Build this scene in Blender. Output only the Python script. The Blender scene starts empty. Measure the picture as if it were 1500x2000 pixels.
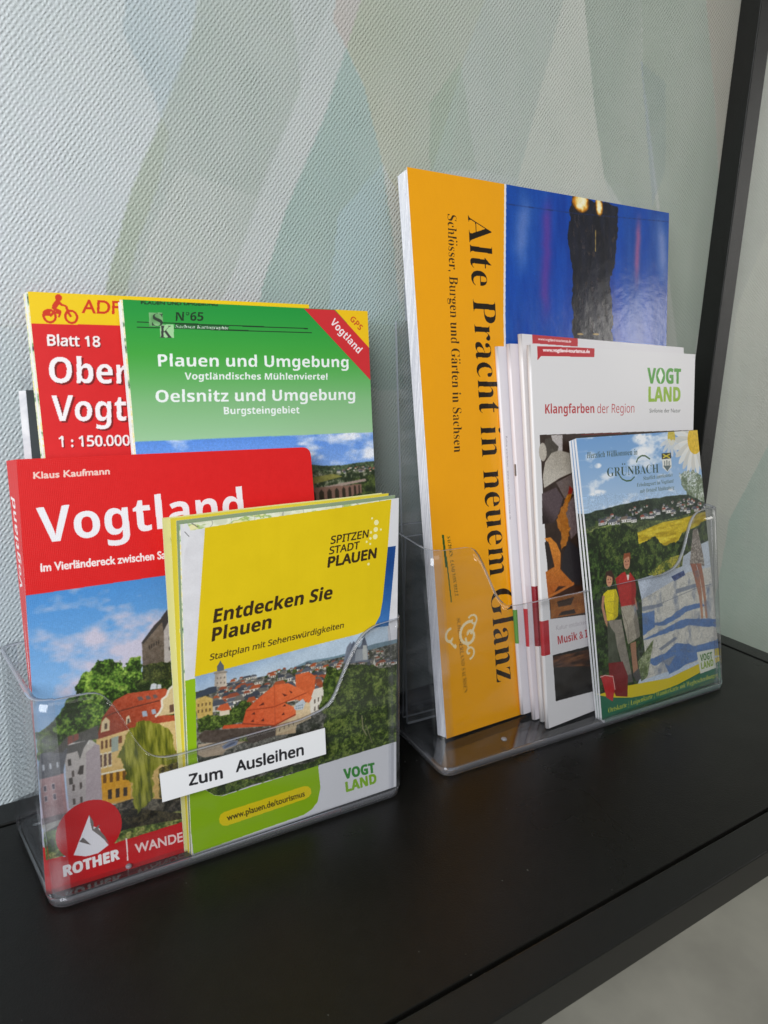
import bpy, bmesh, math, random
import numpy as np
from mathutils import Vector, Matrix
# All lengths below are centimetres; CM turns them into metres.
CM = 0.01
scene = bpy.context.scene
col = scene.collection
# ------------------------------------------------------------------ camera
CAM = dict(f=1302.91, pos=(-25.299, -31.077, 20.940), pitch=0.21882, yaw=-0.52571, roll=0.02284, cx=-40.62, cy=-41.10)
def make_camera():
    cd = bpy.data.cameras.new('camera'); co = bpy.data.objects.new('camera', cd); col.objects.link(co)
    rx = Matrix.Rotation(math.pi / 2 - CAM['pitch'], 4, 'X'); rz = Matrix.Rotation(CAM['yaw'], 4, 'Z'); rl = Matrix.Rotation(CAM['roll'], 4, 'Z')
    co.matrix_world = Matrix.Translation(Vector(CAM['pos']) * CM) @ rz @ rx @ rl
    cd.sensor_fit = 'VERTICAL'; cd.sensor_height = 36; cd.sensor_width = 27
    cd.lens = CAM['f'] / 2000 * 36
    cd.shift_x = -CAM['cx'] / 2000; cd.shift_y = CAM['cy'] / 2000
    cd.clip_start = 0.01; cd.clip_end = 100
    cd.dof.use_dof = True; cd.dof.focus_distance = 0.34; cd.dof.aperture_fstop = 22
    scene.camera = co
make_camera()
# ------------------------------------------------------------------ light: an indoor shelf lit by windows to the left front and the right front, plus added fill lamps
world = bpy.data.worlds.new("World"); scene.world = world; world.use_nodes = True
bg = world.node_tree.nodes['Background']; bg.inputs[0].default_value = (.84, .84, .82, 1); bg.inputs[1].default_value = 0.225
def area(name, loc, target, sx, sy, power, colour):
    l = bpy.data.lights.new(name, 'AREA'); l.shape = 'RECTANGLE'; l.size = sx * CM; l.size_y = sy * CM; l.energy = power; l.color = colour
    o = bpy.data.objects.new(name, l); col.objects.link(o); o.location = Vector(loc) * CM
    o.rotation_euler = (Vector(target) - Vector(loc)).to_track_quat('-Z', 'Y').to_euler()
    return o
area('window_light', (-95, -78, 62), (-10, -2, 14), 70, 90, 16.5, (.94, .965, .98))
area('far_window_light', (128, -90, 50), (14, -3, 18), 12, 24, .8, (1.0, .97, .92))
area('side_fill_light', (172, -52, 45), (22, -1, 25), 44, 110, 3, (1.0, .98, .94))  # unseen fill, added to lift the post front and streak the blue cover
area('overhead_fill_light', (-10, -120, 150), (0, -5, 10), 120, 60, 3, (1.0, .95, .88))  # unseen soft fill, added high in front of the shelf
scene.view_settings.view_transform = 'Standard'; scene.view_settings.look = 'None'
scene.view_settings.exposure = 0.0; scene.view_settings.gamma = 1
scene.cycles.max_bounces = 10; scene.cycles.transparent_max_bounces = 24; scene.cycles.transmission_bounces = 8
scene.cycles.glossy_bounces = 5; scene.cycles.caustics_reflective = False; scene.cycles.caustics_refractive = False
# ------------------------------------------------------------------ geometry helpers
def mesh(name, V, F, mats, parent=None, uv=None, fm=None, smooth=None):
    me = bpy.data.meshes.new(name); me.from_pydata([tuple(c * CM for c in v) for v in V], [], F)
    if not isinstance(mats, (list, tuple)): mats = [mats]
    for m in mats: me.materials.append(m)
    if uv is not None:
        ul = me.uv_layers.new(name='print')
        for l in me.loops: ul.data[l.index].uv = uv[l.vertex_index]
    for i, p in enumerate(me.polygons):
        if fm: p.material_index = fm[i]
        if smooth: p.use_smooth = True if smooth is True else smooth[i]
    me.validate(); me.update()
    o = bpy.data.objects.new(name, me); col.objects.link(o)
    if parent: o.parent = parent; o.matrix_parent_inverse = parent.matrix_world.inverted()
    return o
def thing(name, label, cat, loc=(0, 0, 0), group=None):
    o = bpy.data.objects.new(name, None); col.objects.link(o); o.empty_display_size = .02
    o.location = Vector(loc) * CM; o['label'] = label; o['category'] = cat
    if group: o['group'] = group
    bpy.context.view_layer.update()
    return o
def boxmesh(name, x0, x1, y0, y1, z0, z1, m, parent=None, bev=0.0):
    V = [(x, y, z) for z in (z0, z1) for y in (y0, y1) for x in (x0, x1)]
    F = [(0, 2, 3, 1), (4, 5, 7, 6), (0, 1, 5, 4), (2, 6, 7, 3), (0, 4, 6, 2), (1, 3, 7, 5)]
    o = mesh(name, V, F, m, parent)
    if bev:
        bm = bmesh.new(); bm.from_mesh(o.data)
        bmesh.ops.bevel(bm, geom=bm.edges[:], offset=bev * CM, segments=2, affect='EDGES', profile=.5)
        bm.to_mesh(o.data); bm.free()
    return o
FR = {'ro': (-24.6, -6.72, 0.36, -0.05, 0.2),
    'ye': (-19.2, -7.46, 0.36, -0.04, 0.075),
    'gn': (-24.0, -5.25, 0.36, -0.04, 0.165),
    'ad': (-24.0, -4.7, 0.36, -0.04, 0.165),
    'dk': (-24.0, -4.12, 0.36, -0.04, 0.155),
    'or': (-5.2, -5.95, 0.36, 0.0, 0.165),
    'kl': (0.414, -7.75, 0.36, 0.0, 0.172),
    'k2': (-0.2, -7.15, 0.36, 0.0, 0.172),
    'k3': (-0.5, -6.75, 0.36, 0.0, 0.172),
    'k4': (-1.1, -6.35, 0.36, 0.0, 0.172),
    'gr': (3.76, -8.3, 0.36, -0.013, 0.165),
    'h1': (-24.633, -7.575, 0, -0.038, 0.091),
    'h2': (-7.037, -8.157, 0, -0.052, 0.199)}
class Frame:
    """a leaning plane: origin, u along its foot, v up its face, n out of its back"""
    def __init__(s, k, shift=(0, 0, 0)):
        x, y, z, psi, al = FR[k]
        s.u = np.array([math.cos(psi), math.sin(psi), 0]); h = np.array([-math.sin(psi), math.cos(psi), 0])
        s.v = math.cos(al) * np.array([0, 0, 1.]) + math.sin(al) * h
        s.n = np.cross(s.v, s.u); s.o = np.array([x, y, z]) + shift
    def __call__(s, a, b, n=0): return tuple(s.o + a * s.u + b * s.v + n * s.n)
def lerp2(q, s, t):
    bl, br, tr, tl = [np.array(p, float) for p in q]
    return (bl * (1 - s) + br * s) * (1 - t) + (tl * (1 - s) + tr * s) * t
def sheet(name, fr, quad, n0, n1, m, parent, cv=None, bend=None, nx=1, ny=1, edge=None, back=None):
    """a sheet or block with its front face n0 and its back n1; cv gives the printed area (a0, b0, a1, b1)"""
    V = []; UV = []; F = []; FM = []; W = nx + 1
    for k, n in enumerate((n0, n1)):
        for j in range(ny + 1):
            for i in range(nx + 1):
                a, b = lerp2(quad, i / nx, j / ny)
                d = bend(a, b) if bend else 0
                V.append(fr(a, b, n + d))
                UV.append(((a - cv[0]) / (cv[2] - cv[0]), (b - cv[1]) / (cv[3] - cv[1])) if cv else (a, b))
    N = W * (ny + 1)
    for j in range(ny):
        for i in range(nx):
            q = (j * W + i, j * W + i + 1, (j + 1) * W + i + 1, (j + 1) * W + i)
            F.append(q); FM.append(0); F.append(tuple(N + x for x in reversed(q))); FM.append(2 if back else (1 if edge else 0))
    ring = [i for i in range(W)] + [j * W + nx for j in range(1, ny + 1)] + [ny * W + i for i in range(nx - 1, -1, -1)] + [j * W for j in range(ny - 1, 0, -1)]
    for i in range(len(ring)):
        a, b = ring[i], ring[(i + 1) % len(ring)]; F.append((b, a, a + N, b + N)); FM.append(1 if edge else 0)
    mats = [m] + ([edge] if edge else []) + ([back] if back else [])
    return mesh(name, V, F, mats, parent, UV, FM)
def spine(name, fr, bl, tl, t, bulge, m, parent, cv, bend=None, ny=8):
    """the fold that joins front and back cover along the left edge"""
    V = []; UV = []; F = []; K = 7
    bl = np.array(bl, float); tl = np.array(tl, float)
    for j in range(ny + 1):
        p = bl + (tl - bl) * j / ny; d = bend(p[0], p[1]) if bend else 0
        for layer in (0, .035):
            for i in range(K):
                f = i / (K - 1); sh = math.sin(math.pi * f) ** .6 if bulge else 0
                V.append(fr(p[0] - .002 - bulge * sh + layer * (1 if not bulge else .8), p[1], d + t * f))
                UV.append(((p[0] - f * t - cv[0]) / (cv[2] - cv[0]), (p[1] - cv[1]) / (cv[3] - cv[1])))
    R = 2 * K
    for j in range(ny):
        for i in range(K - 1):
            a = j * R + i; F.append((a, a + R, a + R + 1, a + 1)); a += K; F.append((a, a + 1, a + R + 1, a + R))
    for j in (0, ny):
        for i in range(K - 1):
            a = j * R + i; F.append((a, a + 1, a + K + 1, a + K))
    return mesh(name, V, F, m, parent, UV, smooth=bool(bulge))
# ------------------------------------------------------------------ materials
def new_mat(name):
    m = bpy.data.materials.new(name); m.use_nodes = True; nt = m.node_tree
    return m, nt, nt.nodes['Principled BSDF'], nt.links
def plain(name, c, rough=.5, spec=.5, noise=0, scale=60, metal=0, coat=0, bump=0, bscale=300, dust=False):
    m, nt, p, L = new_mat(name)
    p.inputs['Base Color'].default_value = (*c, 1); p.inputs['Roughness'].default_value = rough
    p.inputs['Specular IOR Level'].default_value = spec; p.inputs['Metallic'].default_value = metal; p.inputs['Coat Weight'].default_value = coat
    tc = nt.nodes.new('ShaderNodeTexCoord')
    if noise:
        n = nt.nodes.new('ShaderNodeTexNoise'); n.inputs['Scale'].default_value = scale; n.inputs['Detail'].default_value = 5
        L.new(tc.outputs['Object'], n.inputs['Vector'])
        r = nt.nodes.new('ShaderNodeMapRange'); r.inputs[1].default_value = .3; r.inputs[2].default_value = .7; r.inputs[3].default_value = 1 - noise; r.inputs[4].default_value = 1 + noise
        L.new(n.outputs['Fac'], r.inputs[0])
        x = nt.nodes.new('ShaderNodeVectorMath'); x.operation = 'SCALE'; x.inputs[0].default_value = c; L.new(r.outputs[0], x.inputs['Scale']); L.new(x.outputs[0], p.inputs['Base Color'])
    if dust:
        # uneven sheen from wiping, and a few specks of dust
        n = nt.nodes.new('ShaderNodeTexNoise'); n.inputs['Scale'].default_value = 16; n.inputs['Detail'].default_value = 6; n.inputs['Distortion'].default_value = .6; L.new(tc.outputs['Object'], n.inputs['Vector'])
        r = nt.nodes.new('ShaderNodeMapRange'); r.inputs[1].default_value = .3; r.inputs[2].default_value = .7; r.inputs[3].default_value = rough - .07; r.inputs[4].default_value = rough + .09
        L.new(n.outputs['Fac'], r.inputs[0]); L.new(r.outputs[0], p.inputs['Roughness'])
        v = nt.nodes.new('ShaderNodeTexVoronoi'); v.inputs['Scale'].default_value = 130; L.new(tc.outputs['Object'], v.inputs['Vector'])
        k = nt.nodes.new('ShaderNodeTexNoise'); k.inputs['Scale'].default_value = 40; L.new(tc.outputs['Object'], k.inputs['Vector'])
        t = nt.nodes.new('ShaderNodeMath'); t.operation = 'MULTIPLY_ADD'; t.inputs[1].default_value = .30; t.inputs[2].default_value = -.142; L.new(k.outputs['Fac'], t.inputs[0])
        q = nt.nodes.new('ShaderNodeMath'); q.operation = 'LESS_THAN'; L.new(v.outputs['Distance'], q.inputs[0]); L.new(t.outputs[0], q.inputs[1])
        mx = nt.nodes.new('ShaderNodeMix'); mx.data_type = 'RGBA'; mx.inputs['B'].default_value = (.08, .08, .075, 1)
        src = p.inputs['Base Color'].links[0].from_socket; L.new(src, mx.inputs['A']); L.new(q.outputs[0], mx.inputs['Factor']); L.new(mx.outputs['Result'], p.inputs['Base Color'])
    if bump:
        n = nt.nodes.new('ShaderNodeTexNoise'); n.inputs['Scale'].default_value = bscale; n.inputs['Detail'].default_value = 3
        L.new(tc.outputs['Object'], n.inputs['Vector'])
        b = nt.nodes.new('ShaderNodeBump'); b.inputs['Strength'].default_value = bump; b.inputs['Distance'].default_value = .0004
        L.new(n.outputs['Fac'], b.inputs['Height']); L.new(b.outputs[0], p.inputs['Normal'])
    return m
def printed(name, canvas, rough=.32, coat=.25, wave=.25, wscale=9, linen=0, crinkle=0):
    """coated paper with flat print; slight waviness breaks up its reflections"""
    m, nt, p, L = new_mat(name)
    t = nt.nodes.new('ShaderNodeTexImage'); t.image = canvas.image(name); t.interpolation = 'Linear'; t.extension = 'EXTEND'
    L.new(t.outputs['Color'], p.inputs['Base Color']); p.inputs['Roughness'].default_value = rough
    p.inputs['Coat Weight'].default_value = coat; p.inputs['Coat Roughness'].default_value = .18
    tc = nt.nodes.new('ShaderNodeTexCoord'); n = nt.nodes.new('ShaderNodeTexNoise'); n.inputs['Scale'].default_value = wscale; n.inputs['Detail'].default_value = 2
    L.new(tc.outputs['Object'], n.inputs['Vector'])
    b = nt.nodes.new('ShaderNodeBump'); b.inputs['Strength'].default_value = wave; b.inputs['Distance'].default_value = .004
    L.new(n.outputs['Fac'], b.inputs['Height']); last = b
    if crinkle:
        n3 = nt.nodes.new('ShaderNodeTexNoise'); n3.inputs['Scale'].default_value = 150; n3.inputs['Detail'].default_value = 4; L.new(tc.outputs['Object'], n3.inputs['Vector'])
        b3 = nt.nodes.new('ShaderNodeBump'); b3.inputs['Strength'].default_value = crinkle; b3.inputs['Distance'].default_value = .0004
        L.new(n3.outputs['Fac'], b3.inputs['Height']); L.new(last.outputs[0], b3.inputs['Normal']); last = b3
    if linen:
        for d in ('X', 'Z'):
            w = nt.nodes.new('ShaderNodeTexWave'); w.bands_direction = d; w.inputs['Scale'].default_value = 480; w.inputs['Distortion'].default_value = 1.5; w.inputs['Detail Scale'].default_value = 3
            L.new(tc.outputs['Object'], w.inputs['Vector'])
            b2 = nt.nodes.new('ShaderNodeBump'); b2.inputs['Strength'].default_value = linen; b2.inputs['Distance'].default_value = .0001
            L.new(w.outputs['Fac'], b2.inputs['Height']); L.new(last.outputs[0], b2.inputs['Normal']); last = b2
    L.new(last.outputs[0], p.inputs['Normal']); L.new(last.outputs[0], p.inputs['Coat Normal'])
    return m
def paper_edges(name, c1, c2, scale=900):
    """the cut edges of many leaves: fine lines that run along the block"""
    m, nt, p, L = new_mat(name); p.inputs['Roughness'].default_value = .7
    tc = nt.nodes.new('ShaderNodeTexCoord'); mp = nt.nodes.new('ShaderNodeMapping'); mp.inputs['Scale'].default_value = (scale * .15, scale, scale * .012)
    n = nt.nodes.new('ShaderNodeTexNoise'); n.inputs['Scale'].default_value = 1; n.inputs['Detail'].default_value = 3
    cr = nt.nodes.new('ShaderNodeValToRGB'); cr.color_ramp.elements[0].position = .35; cr.color_ramp.elements[1].position = .62
    cr.color_ramp.elements[0].color = (*c1, 1); cr.color_ramp.elements[1].color = (*c2, 1)
    L.new(tc.outputs['Object'], mp.inputs[0]); L.new(mp.outputs[0], n.inputs['Vector']); L.new(n.outputs['Fac'], cr.inputs[0]); L.new(cr.outputs[0], p.inputs['Base Color'])
    return m
def map_paper(name):
    """printed map sheet seen on its folds: cream with green, yellow and dark specks"""
    m, nt, p, L = new_mat(name); p.inputs['Roughness'].default_value = .6
    tc = nt.nodes.new('ShaderNodeTexCoord'); n = nt.nodes.new('ShaderNodeTexNoise'); n.inputs['Scale'].default_value = 260; n.inputs['Detail'].default_value = 6
    L.new(tc.outputs['Object'], n.inputs['Vector'])
    cr = nt.nodes.new('ShaderNodeValToRGB'); e = cr.color_ramp.elements
    e[0].position = .30; e[0].color = (.05, .05, .06, 1); e[1].position = .36; e[1].color = (.25, .42, .18, 1)
    for pos, c in ((.42, (.70, .72, .50)), (.52, (.80, .78, .62)), (.58, (.82, .70, .22)), (.64, (.82, .80, .70))):
        k = e.new(pos); k.color = (*c, 1)
    L.new(n.outputs['Fac'], cr.inputs[0]); L.new(cr.outputs[0], p.inputs['Base Color'])
    return m
def clear_sheet(name, tint=(.965, .968, .972), rough=.03, film=.005, ior=1.5):
    """thin clear polystyrene: lets light straight through, mirrors by Fresnel, with a trace of surface scatter"""
    m = bpy.data.materials.new(name); m.use_nodes = True; nt = m.node_tree; nt.nodes.clear(); L = nt.links
    out = nt.nodes.new('ShaderNodeOutputMaterial'); tr = nt.nodes.new('ShaderNodeBsdfTransparent'); tr.inputs[0].default_value = (*tint, 1)
    gl = nt.nodes.new('ShaderNodeBsdfAnisotropic'); gl.inputs['Roughness'].default_value = rough
    fr = nt.nodes.new('ShaderNodeFresnel'); fr.inputs['IOR'].default_value = 1.5
    geo = nt.nodes.new('ShaderNodeNewGeometry')
    mx = nt.nodes.new('ShaderNodeMixShader'); df = nt.nodes.new('ShaderNodeBsdfDiffuse'); df.inputs[0].default_value = (.7, .72, .78, 1)
    m2 = nt.nodes.new('ShaderNodeMixShader')
    # handling marks: the scatter comes and goes in smears, and the sheet is not quite flat
    tc = nt.nodes.new('ShaderNodeTexCoord'); mp = nt.nodes.new('ShaderNodeMapping'); mp.inputs['Scale'].default_value = (1, 1, 2.5); mp.inputs['Rotation'].default_value = (0, .6, 0)
    sm = nt.nodes.new('ShaderNodeTexNoise'); sm.inputs['Scale'].default_value = 28; sm.inputs['Detail'].default_value = 6; sm.inputs['Distortion'].default_value = 1.2
    L.new(tc.outputs['Object'], mp.inputs[0]); L.new(mp.outputs[0], sm.inputs['Vector'])
    rg = nt.nodes.new('ShaderNodeMapRange'); rg.inputs[1].default_value = .42; rg.inputs[2].default_value = .72; rg.inputs[3].default_value = film * .4; rg.inputs[4].default_value = film * 3.2
    L.new(sm.outputs['Fac'], rg.inputs[0]); L.new(rg.outputs[0], m2.inputs[0])
    wv = nt.nodes.new('ShaderNodeTexNoise'); wv.inputs['Scale'].default_value = 14; L.new(tc.outputs['Object'], wv.inputs['Vector'])
    bp = nt.nodes.new('ShaderNodeBump'); bp.inputs['Strength'].default_value = .3; bp.inputs['Distance'].default_value = .003; L.new(wv.outputs['Fac'], bp.inputs['Height']); L.new(bp.outputs[0], gl.inputs['Normal'])
    # back faces would show total reflection: use the outside IOR on both sides of the sheet
    io = nt.nodes.new('ShaderNodeMix'); io.data_type = 'FLOAT'; io.inputs[2].default_value = ior; io.inputs[3].default_value = 1 / ior
    L.new(geo.outputs['Backfacing'], io.inputs[0]); L.new(io.outputs[0], fr.inputs['IOR'])
    L.new(fr.outputs[0], mx.inputs[0]); L.new(tr.outputs[0], mx.inputs[1]); L.new(gl.outputs[0], mx.inputs[2])
    L.new(mx.outputs[0], m2.inputs[1]); L.new(df.outputs[0], m2.inputs[2]); L.new(m2.outputs[0], out.inputs[0])
    return m
def clear_edge(name, c=(.62, .65, .74), rough=.08, trans=.6):
    """thick edge of the clear plastic, where it gathers light and looks grey-blue"""
    m, nt, p, L = new_mat(name); p.inputs['Base Color'].default_value = (*c, 1); p.inputs['Roughness'].default_value = rough
    p.inputs['Transmission Weight'].default_value = trans; p.inputs['IOR'].default_value = 1.45
    return m
M = {}
M['white_paper'] = plain('white_paper', (.78, .78, .80), .55)
M['pages'] = paper_edges('page_edges', (.66, .67, .73), (.87, .87, .91), 1200)
M['book_pages'] = paper_edges('book_page_edges', (.55, .54, .50), (.80, .78, .72))
M['map_paper'] = map_paper('folded_map_paper')
M['clear'] = clear_sheet('clear_plastic'); M['rim'] = clear_edge('clear_plastic_edge')
M['black'] = plain('black_powder_coat', (.005, .0053, .0048), .34, .42, .12, 300, bump=.35, bscale=2500)
M['board'] = plain('black_board_laminate', (.005, .0048, .004), .31, .30, .15, 120, bump=.25, bscale=1800, dust=True)
# ------------------------------------------------------------------ print shop: flat print for the covers, painted in cm
def hexc(h):
    return np.array([int(h[i:i + 2], 16) / 255 for i in (0, 2, 4)], np.float32)
def vnoise(x, y, seed=0):
    xi = np.floor(x).astype(np.int64); yi = np.floor(y).astype(np.int64)
    fx = x - xi; fy = y - yi
    fx = fx * fx * (3 - 2 * fx); fy = fy * fy * (3 - 2 * fy)
    def h(a, b):
        n = (a * 374761393 + b * 668265263 + seed * 1442695041) & 0xffffffff
        n = ((n ^ (n >> 13)) * 1274126177) & 0xffffffff
        return ((n ^ (n >> 16)) & 0xffff) / 65535.0
    return (h(xi, yi) * (1 - fx) + h(xi + 1, yi) * fx) * (1 - fy) + (h(xi, yi + 1) * (1 - fx) + h(xi + 1, yi + 1) * fx) * fy
def fbm(x, y, seed=0, octs=4):
    s = 0; a = .5; t = 0
    for o in range(octs):
        s = s + a * vnoise(x * 2 ** o + 17 * o, y * 2 ** o - 9 * o, seed + o); t += a; a *= .55
    return s / t
_glyph_cache = {}
ALPHA = {'sb': (0x1D5D4, 0x1D5EE), 's': (0x1D5A0, 0x1D5BA), 'rb': (0x1D400, 0x1D41A), 'i': (0x1D434, 0x1D44E), 'ib': (0x1D468, 0x1D482)}
DIGIT = {'sb': 0x1D7EC, 's': 0x1D7E2, 'rb': 0x1D7CE}
def styled(s, style):
    """the same words in the upright, slanted, serif or bold alphabets of the built-in typeface"""
    if not style: return s
    up, lo = ALPHA[style]; out = ''
    for ch in s:
        if 'A' <= ch <= 'Z': out += chr(up + ord(ch) - 65)
        elif 'a' <= ch <= 'z': out += '\u210e' if (style == 'i' and ch == 'h') else chr(lo + ord(ch) - 97)
        elif '0' <= ch <= '9' and style in DIGIT: out += chr(DIGIT[style] + ord(ch) - 48)
        else: out += ch
    return out
UML = {'ä': 'a', 'ö': 'o', 'ü': 'u', 'Ä': 'A', 'Ö': 'O', 'Ü': 'U'}
def outline(body, off):
    cu = bpy.data.curves.new('lettering', 'FONT'); cu.body = body; cu.size = 1; cu.resolution_u = 4; cu.offset = off
    ob = bpy.data.objects.new('lettering', cu); bpy.context.collection.objects.link(ob)
    dg = bpy.context.evaluated_depsgraph_get(); dg.update(); me = ob.evaluated_get(dg).to_mesh(); me.calc_loop_triangles()
    v = np.array([(p.co.x, p.co.y) for p in me.vertices]).reshape(-1, 2)
    t = np.array([tuple(l.vertices) for l in me.loop_triangles], int).reshape(-1, 3)
    bpy.data.objects.remove(ob); bpy.data.curves.remove(cu)
    return v[t] if len(t) else np.zeros((0, 3, 2))
def glyph(ch, style, off):
    """one letter and how far the next one stands from it, measured with a bar set behind it"""
    key = (ch, style, off)
    if key in _glyph_cache: return _glyph_cache[key]
    bar = outline('|', off); T = outline(styled(ch, style) + '|', off)
    bw = bar[..., 0].max() - bar[..., 0].min(); xb = T[..., 0].max() - bw
    isbar = (T[..., 0].min(1) > xb - 1e-4)
    _glyph_cache[key] = (T[~isbar], xb - bar[..., 0].min())
    return _glyph_cache[key]
def glyph_tris(s, style=None, off=0):
    out = []; x = 0
    for ch in s:
        base = UML.get(ch, ch) if style else ch; T, adv = glyph(base, style, off)
        if len(T): out.append(T + (x, 0))
        if style and ch in UML:
            cx = x + (T[..., 0].min() + T[..., 0].max()) / 2; y = .88 if ch.isupper() else .66; r = .062 if style in ('sb', 'rb') and off > -.015 else .045
            for sx in (-1, 1):
                P = [(cx + sx * .12 + r * math.cos(k * math.pi / 3), y + r * math.sin(k * math.pi / 3)) for k in range(6)]
                out.append(np.array([[P[0], P[k], P[k + 1]] for k in range(1, 5)]))
        x += adv
    return np.concatenate(out) if out else np.zeros((0, 3, 2))
class Canvas:
    def __init__(s, a0, b0, a1, b1, ppc, col):
        s.a0, s.b0, s.a1, s.b1, s.k = a0, b0, a1, b1, ppc
        s.W = int(round((a1 - a0) * ppc)); s.H = int(round((b1 - b0) * ppc))
        s.im = np.empty((s.H, s.W, 3), np.float32); s.im[:] = hexc(col)
        s.rng = random.Random(5)
    def box(s, pts):
        p = (np.asarray(pts, float) - (s.a0, s.b0)) * s.k
        x0, y0 = np.floor(p.min(0)).astype(int) - 1; x1, y1 = np.ceil(p.max(0)).astype(int) + 1
        return p, max(x0, 0), max(y0, 0), min(x1, s.W), min(y1, s.H)
    def mask(s, pts, rough=0, rs=1.5, seed=0):
        p, x0, y0, x1, y1 = s.box(pts)
        if rough:
            m = int(rough * s.k) + 1
            x0 = max(x0 - m, 0); y0 = max(y0 - m, 0); x1 = min(x1 + m, s.W); y1 = min(y1 + m, s.H)
        if x1 <= x0 or y1 <= y0: return None
        X, Y = np.meshgrid(np.arange(x0, x1) + .5, np.arange(y0, y1) + .5)
        if rough:
            u, v = X / s.k * rs, Y / s.k * rs
            X = X + (fbm(u, v, seed) - .5) * 2 * rough * s.k; Y = Y + (fbm(u, v, seed + 50) - .5) * 2 * rough * s.k
        m = np.zeros(X.shape, bool)
        for i in range(len(p)):
            (xa, ya), (xb, yb) = p[i - 1], p[i]
            if ya == yb: continue
            m ^= ((Y < ya) != (Y < yb)) & (X < (xb - xa) * (Y - ya) / (yb - ya) + xa)
        return m, x0, y0, x1, y1
    def grid(s, x0, y0, x1, y1):
        return np.meshgrid((np.arange(x0, x1) + .5) / s.k + s.a0, (np.arange(y0, y1) + .5) / s.k + s.b0)
    def poly(s, pts, col, rough=0, rs=1.5, seed=0, alpha=1):
        """col: hex string, or a function of (a, b) grids giving rgb"""
        r = s.mask(pts, rough, rs, seed)
        if r is None: return
        m, x0, y0, x1, y1 = r
        reg = s.im[y0:y1, x0:x1]
        A = B = None
        if callable(col) or callable(alpha): A, B = s.grid(x0, y0, x1, y1); A = A[m]; B = B[m]
        c = col(A, B) if callable(col) else hexc(col)
        al = np.asarray(alpha(A, B))[:, None] if callable(alpha) else alpha
        reg[m] = reg[m] * (1 - al) + c * al
    def tris(s, T, col):
        c = hexc(col)
        for t in T:
            p, x0, y0, x1, y1 = s.box(t)
            if x1 <= x0 or y1 <= y0: continue
            X, Y = np.meshgrid(np.arange(x0, x1) + .5, np.arange(y0, y1) + .5)
            d = []
            for i in range(3):
                (xa, ya), (xb, yb) = p[i], p[(i + 1) % 3]
                d.append((xb - xa) * (Y - ya) - (yb - ya) * (X - xa))
            m = ((d[0] >= 0) & (d[1] >= 0) & (d[2] >= 0)) | ((d[0] <= 0) & (d[1] <= 0) & (d[2] <= 0))
            s.im[y0:y1, x0:x1][m] = c
    def text(s, txt, p, col, cap=.69, bold=0, ital=0, style=None, off=0):
        """p: baseline start, baseline end, top of the first capital above the start"""
        p0, p1, p2 = [np.array(q, float) for q in p]
        T = glyph_tris(txt, style, off)
        if not len(T): return
        x0 = T[..., 0].min(); x1 = T[..., 0].max()
        ex = (p1 - p0) / (x1 - x0); ey = (p2 - p0) / cap
        T = T.copy(); T[..., 0] += ital * T[..., 1]
        Q = p0 + (T[..., 0:1] - x0) * ex + T[..., 1:2] * ey
        s.tris(Q, col)
        if bold:
            for k in range(6):
                a = k * math.pi / 3; s.tris(Q + np.array([math.cos(a), math.sin(a)]) * bold, col)
    def line(s, pts, w, col):
        for (xa, ya), (xb, yb) in zip(pts, pts[1:]):
            L = math.hypot(xb - xa, yb - ya) or 1e-6; nx, ny = -(yb - ya) / L * w / 2, (xb - xa) / L * w / 2
            s.tris([[(xa + nx, ya + ny), (xb + nx, yb + ny), (xb - nx, yb - ny)], [(xa + nx, ya + ny), (xb - nx, yb - ny), (xa - nx, ya - ny)]], col)
    def disc(s, c, r, col, ry=None, rot=0, a0=0, a1=360, alpha=1):
        ry = ry or r; pts = []
        for i in range(33):
            t = math.radians(a0 + (a1 - a0) * i / 32); x, y = r * math.cos(t), ry * math.sin(t)
            pts.append((c[0] + x * math.cos(rot) - y * math.sin(rot), c[1] + x * math.sin(rot) + y * math.cos(rot)))
        s.poly(pts, col, alpha=alpha)
    def soften(s, pts, r, grain=.05, seed=1):
        """halftoned photographs have soft outlines and a fine grain"""
        q = s.mask(pts)
        if q is None: return
        m, x0, y0, x1, y1 = q; R = s.im[y0:y1, x0:x1]; B = R.copy(); n = max(1, int(round(r * s.k)))
        for ax in (0, 1):
            for _ in range(2):
                P = np.concatenate([np.repeat(B.take([0], ax), n, ax), B, np.repeat(B.take([-1], ax), n, ax)], ax); L = B.shape[ax]
                B = sum(P.take(range(i, i + L), ax) for i in range(2 * n + 1)) / (2 * n + 1)
        X, Y = s.grid(x0, y0, x1, y1)
        B = B * (1 + grain * 2 * (vnoise(X * 22, Y * 22, seed) + vnoise(X * 45, Y * 45, seed + 1) - 1))[..., None] + (R - B) * .25
        R[m] = B[m]
    def image(s, name):
        img = bpy.data.images.new(name, s.W, s.H)
        px = np.ones((s.H, s.W, 4), np.float32); px[..., :3] = np.clip(s.im, 0, 1)
        img.pixels.foreach_set(px.ravel()); img.update(); img.pack()
        return img
def ramp(stops):
    """stops: (value, hex); gives f(t) -> rgb"""
    xs = [q[0] for q in stops]; cs = np.array([hexc(q[1]) for q in stops])
    return lambda t: np.stack([np.interp(t, xs, cs[:, i]) for i in range(3)], -1)

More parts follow.
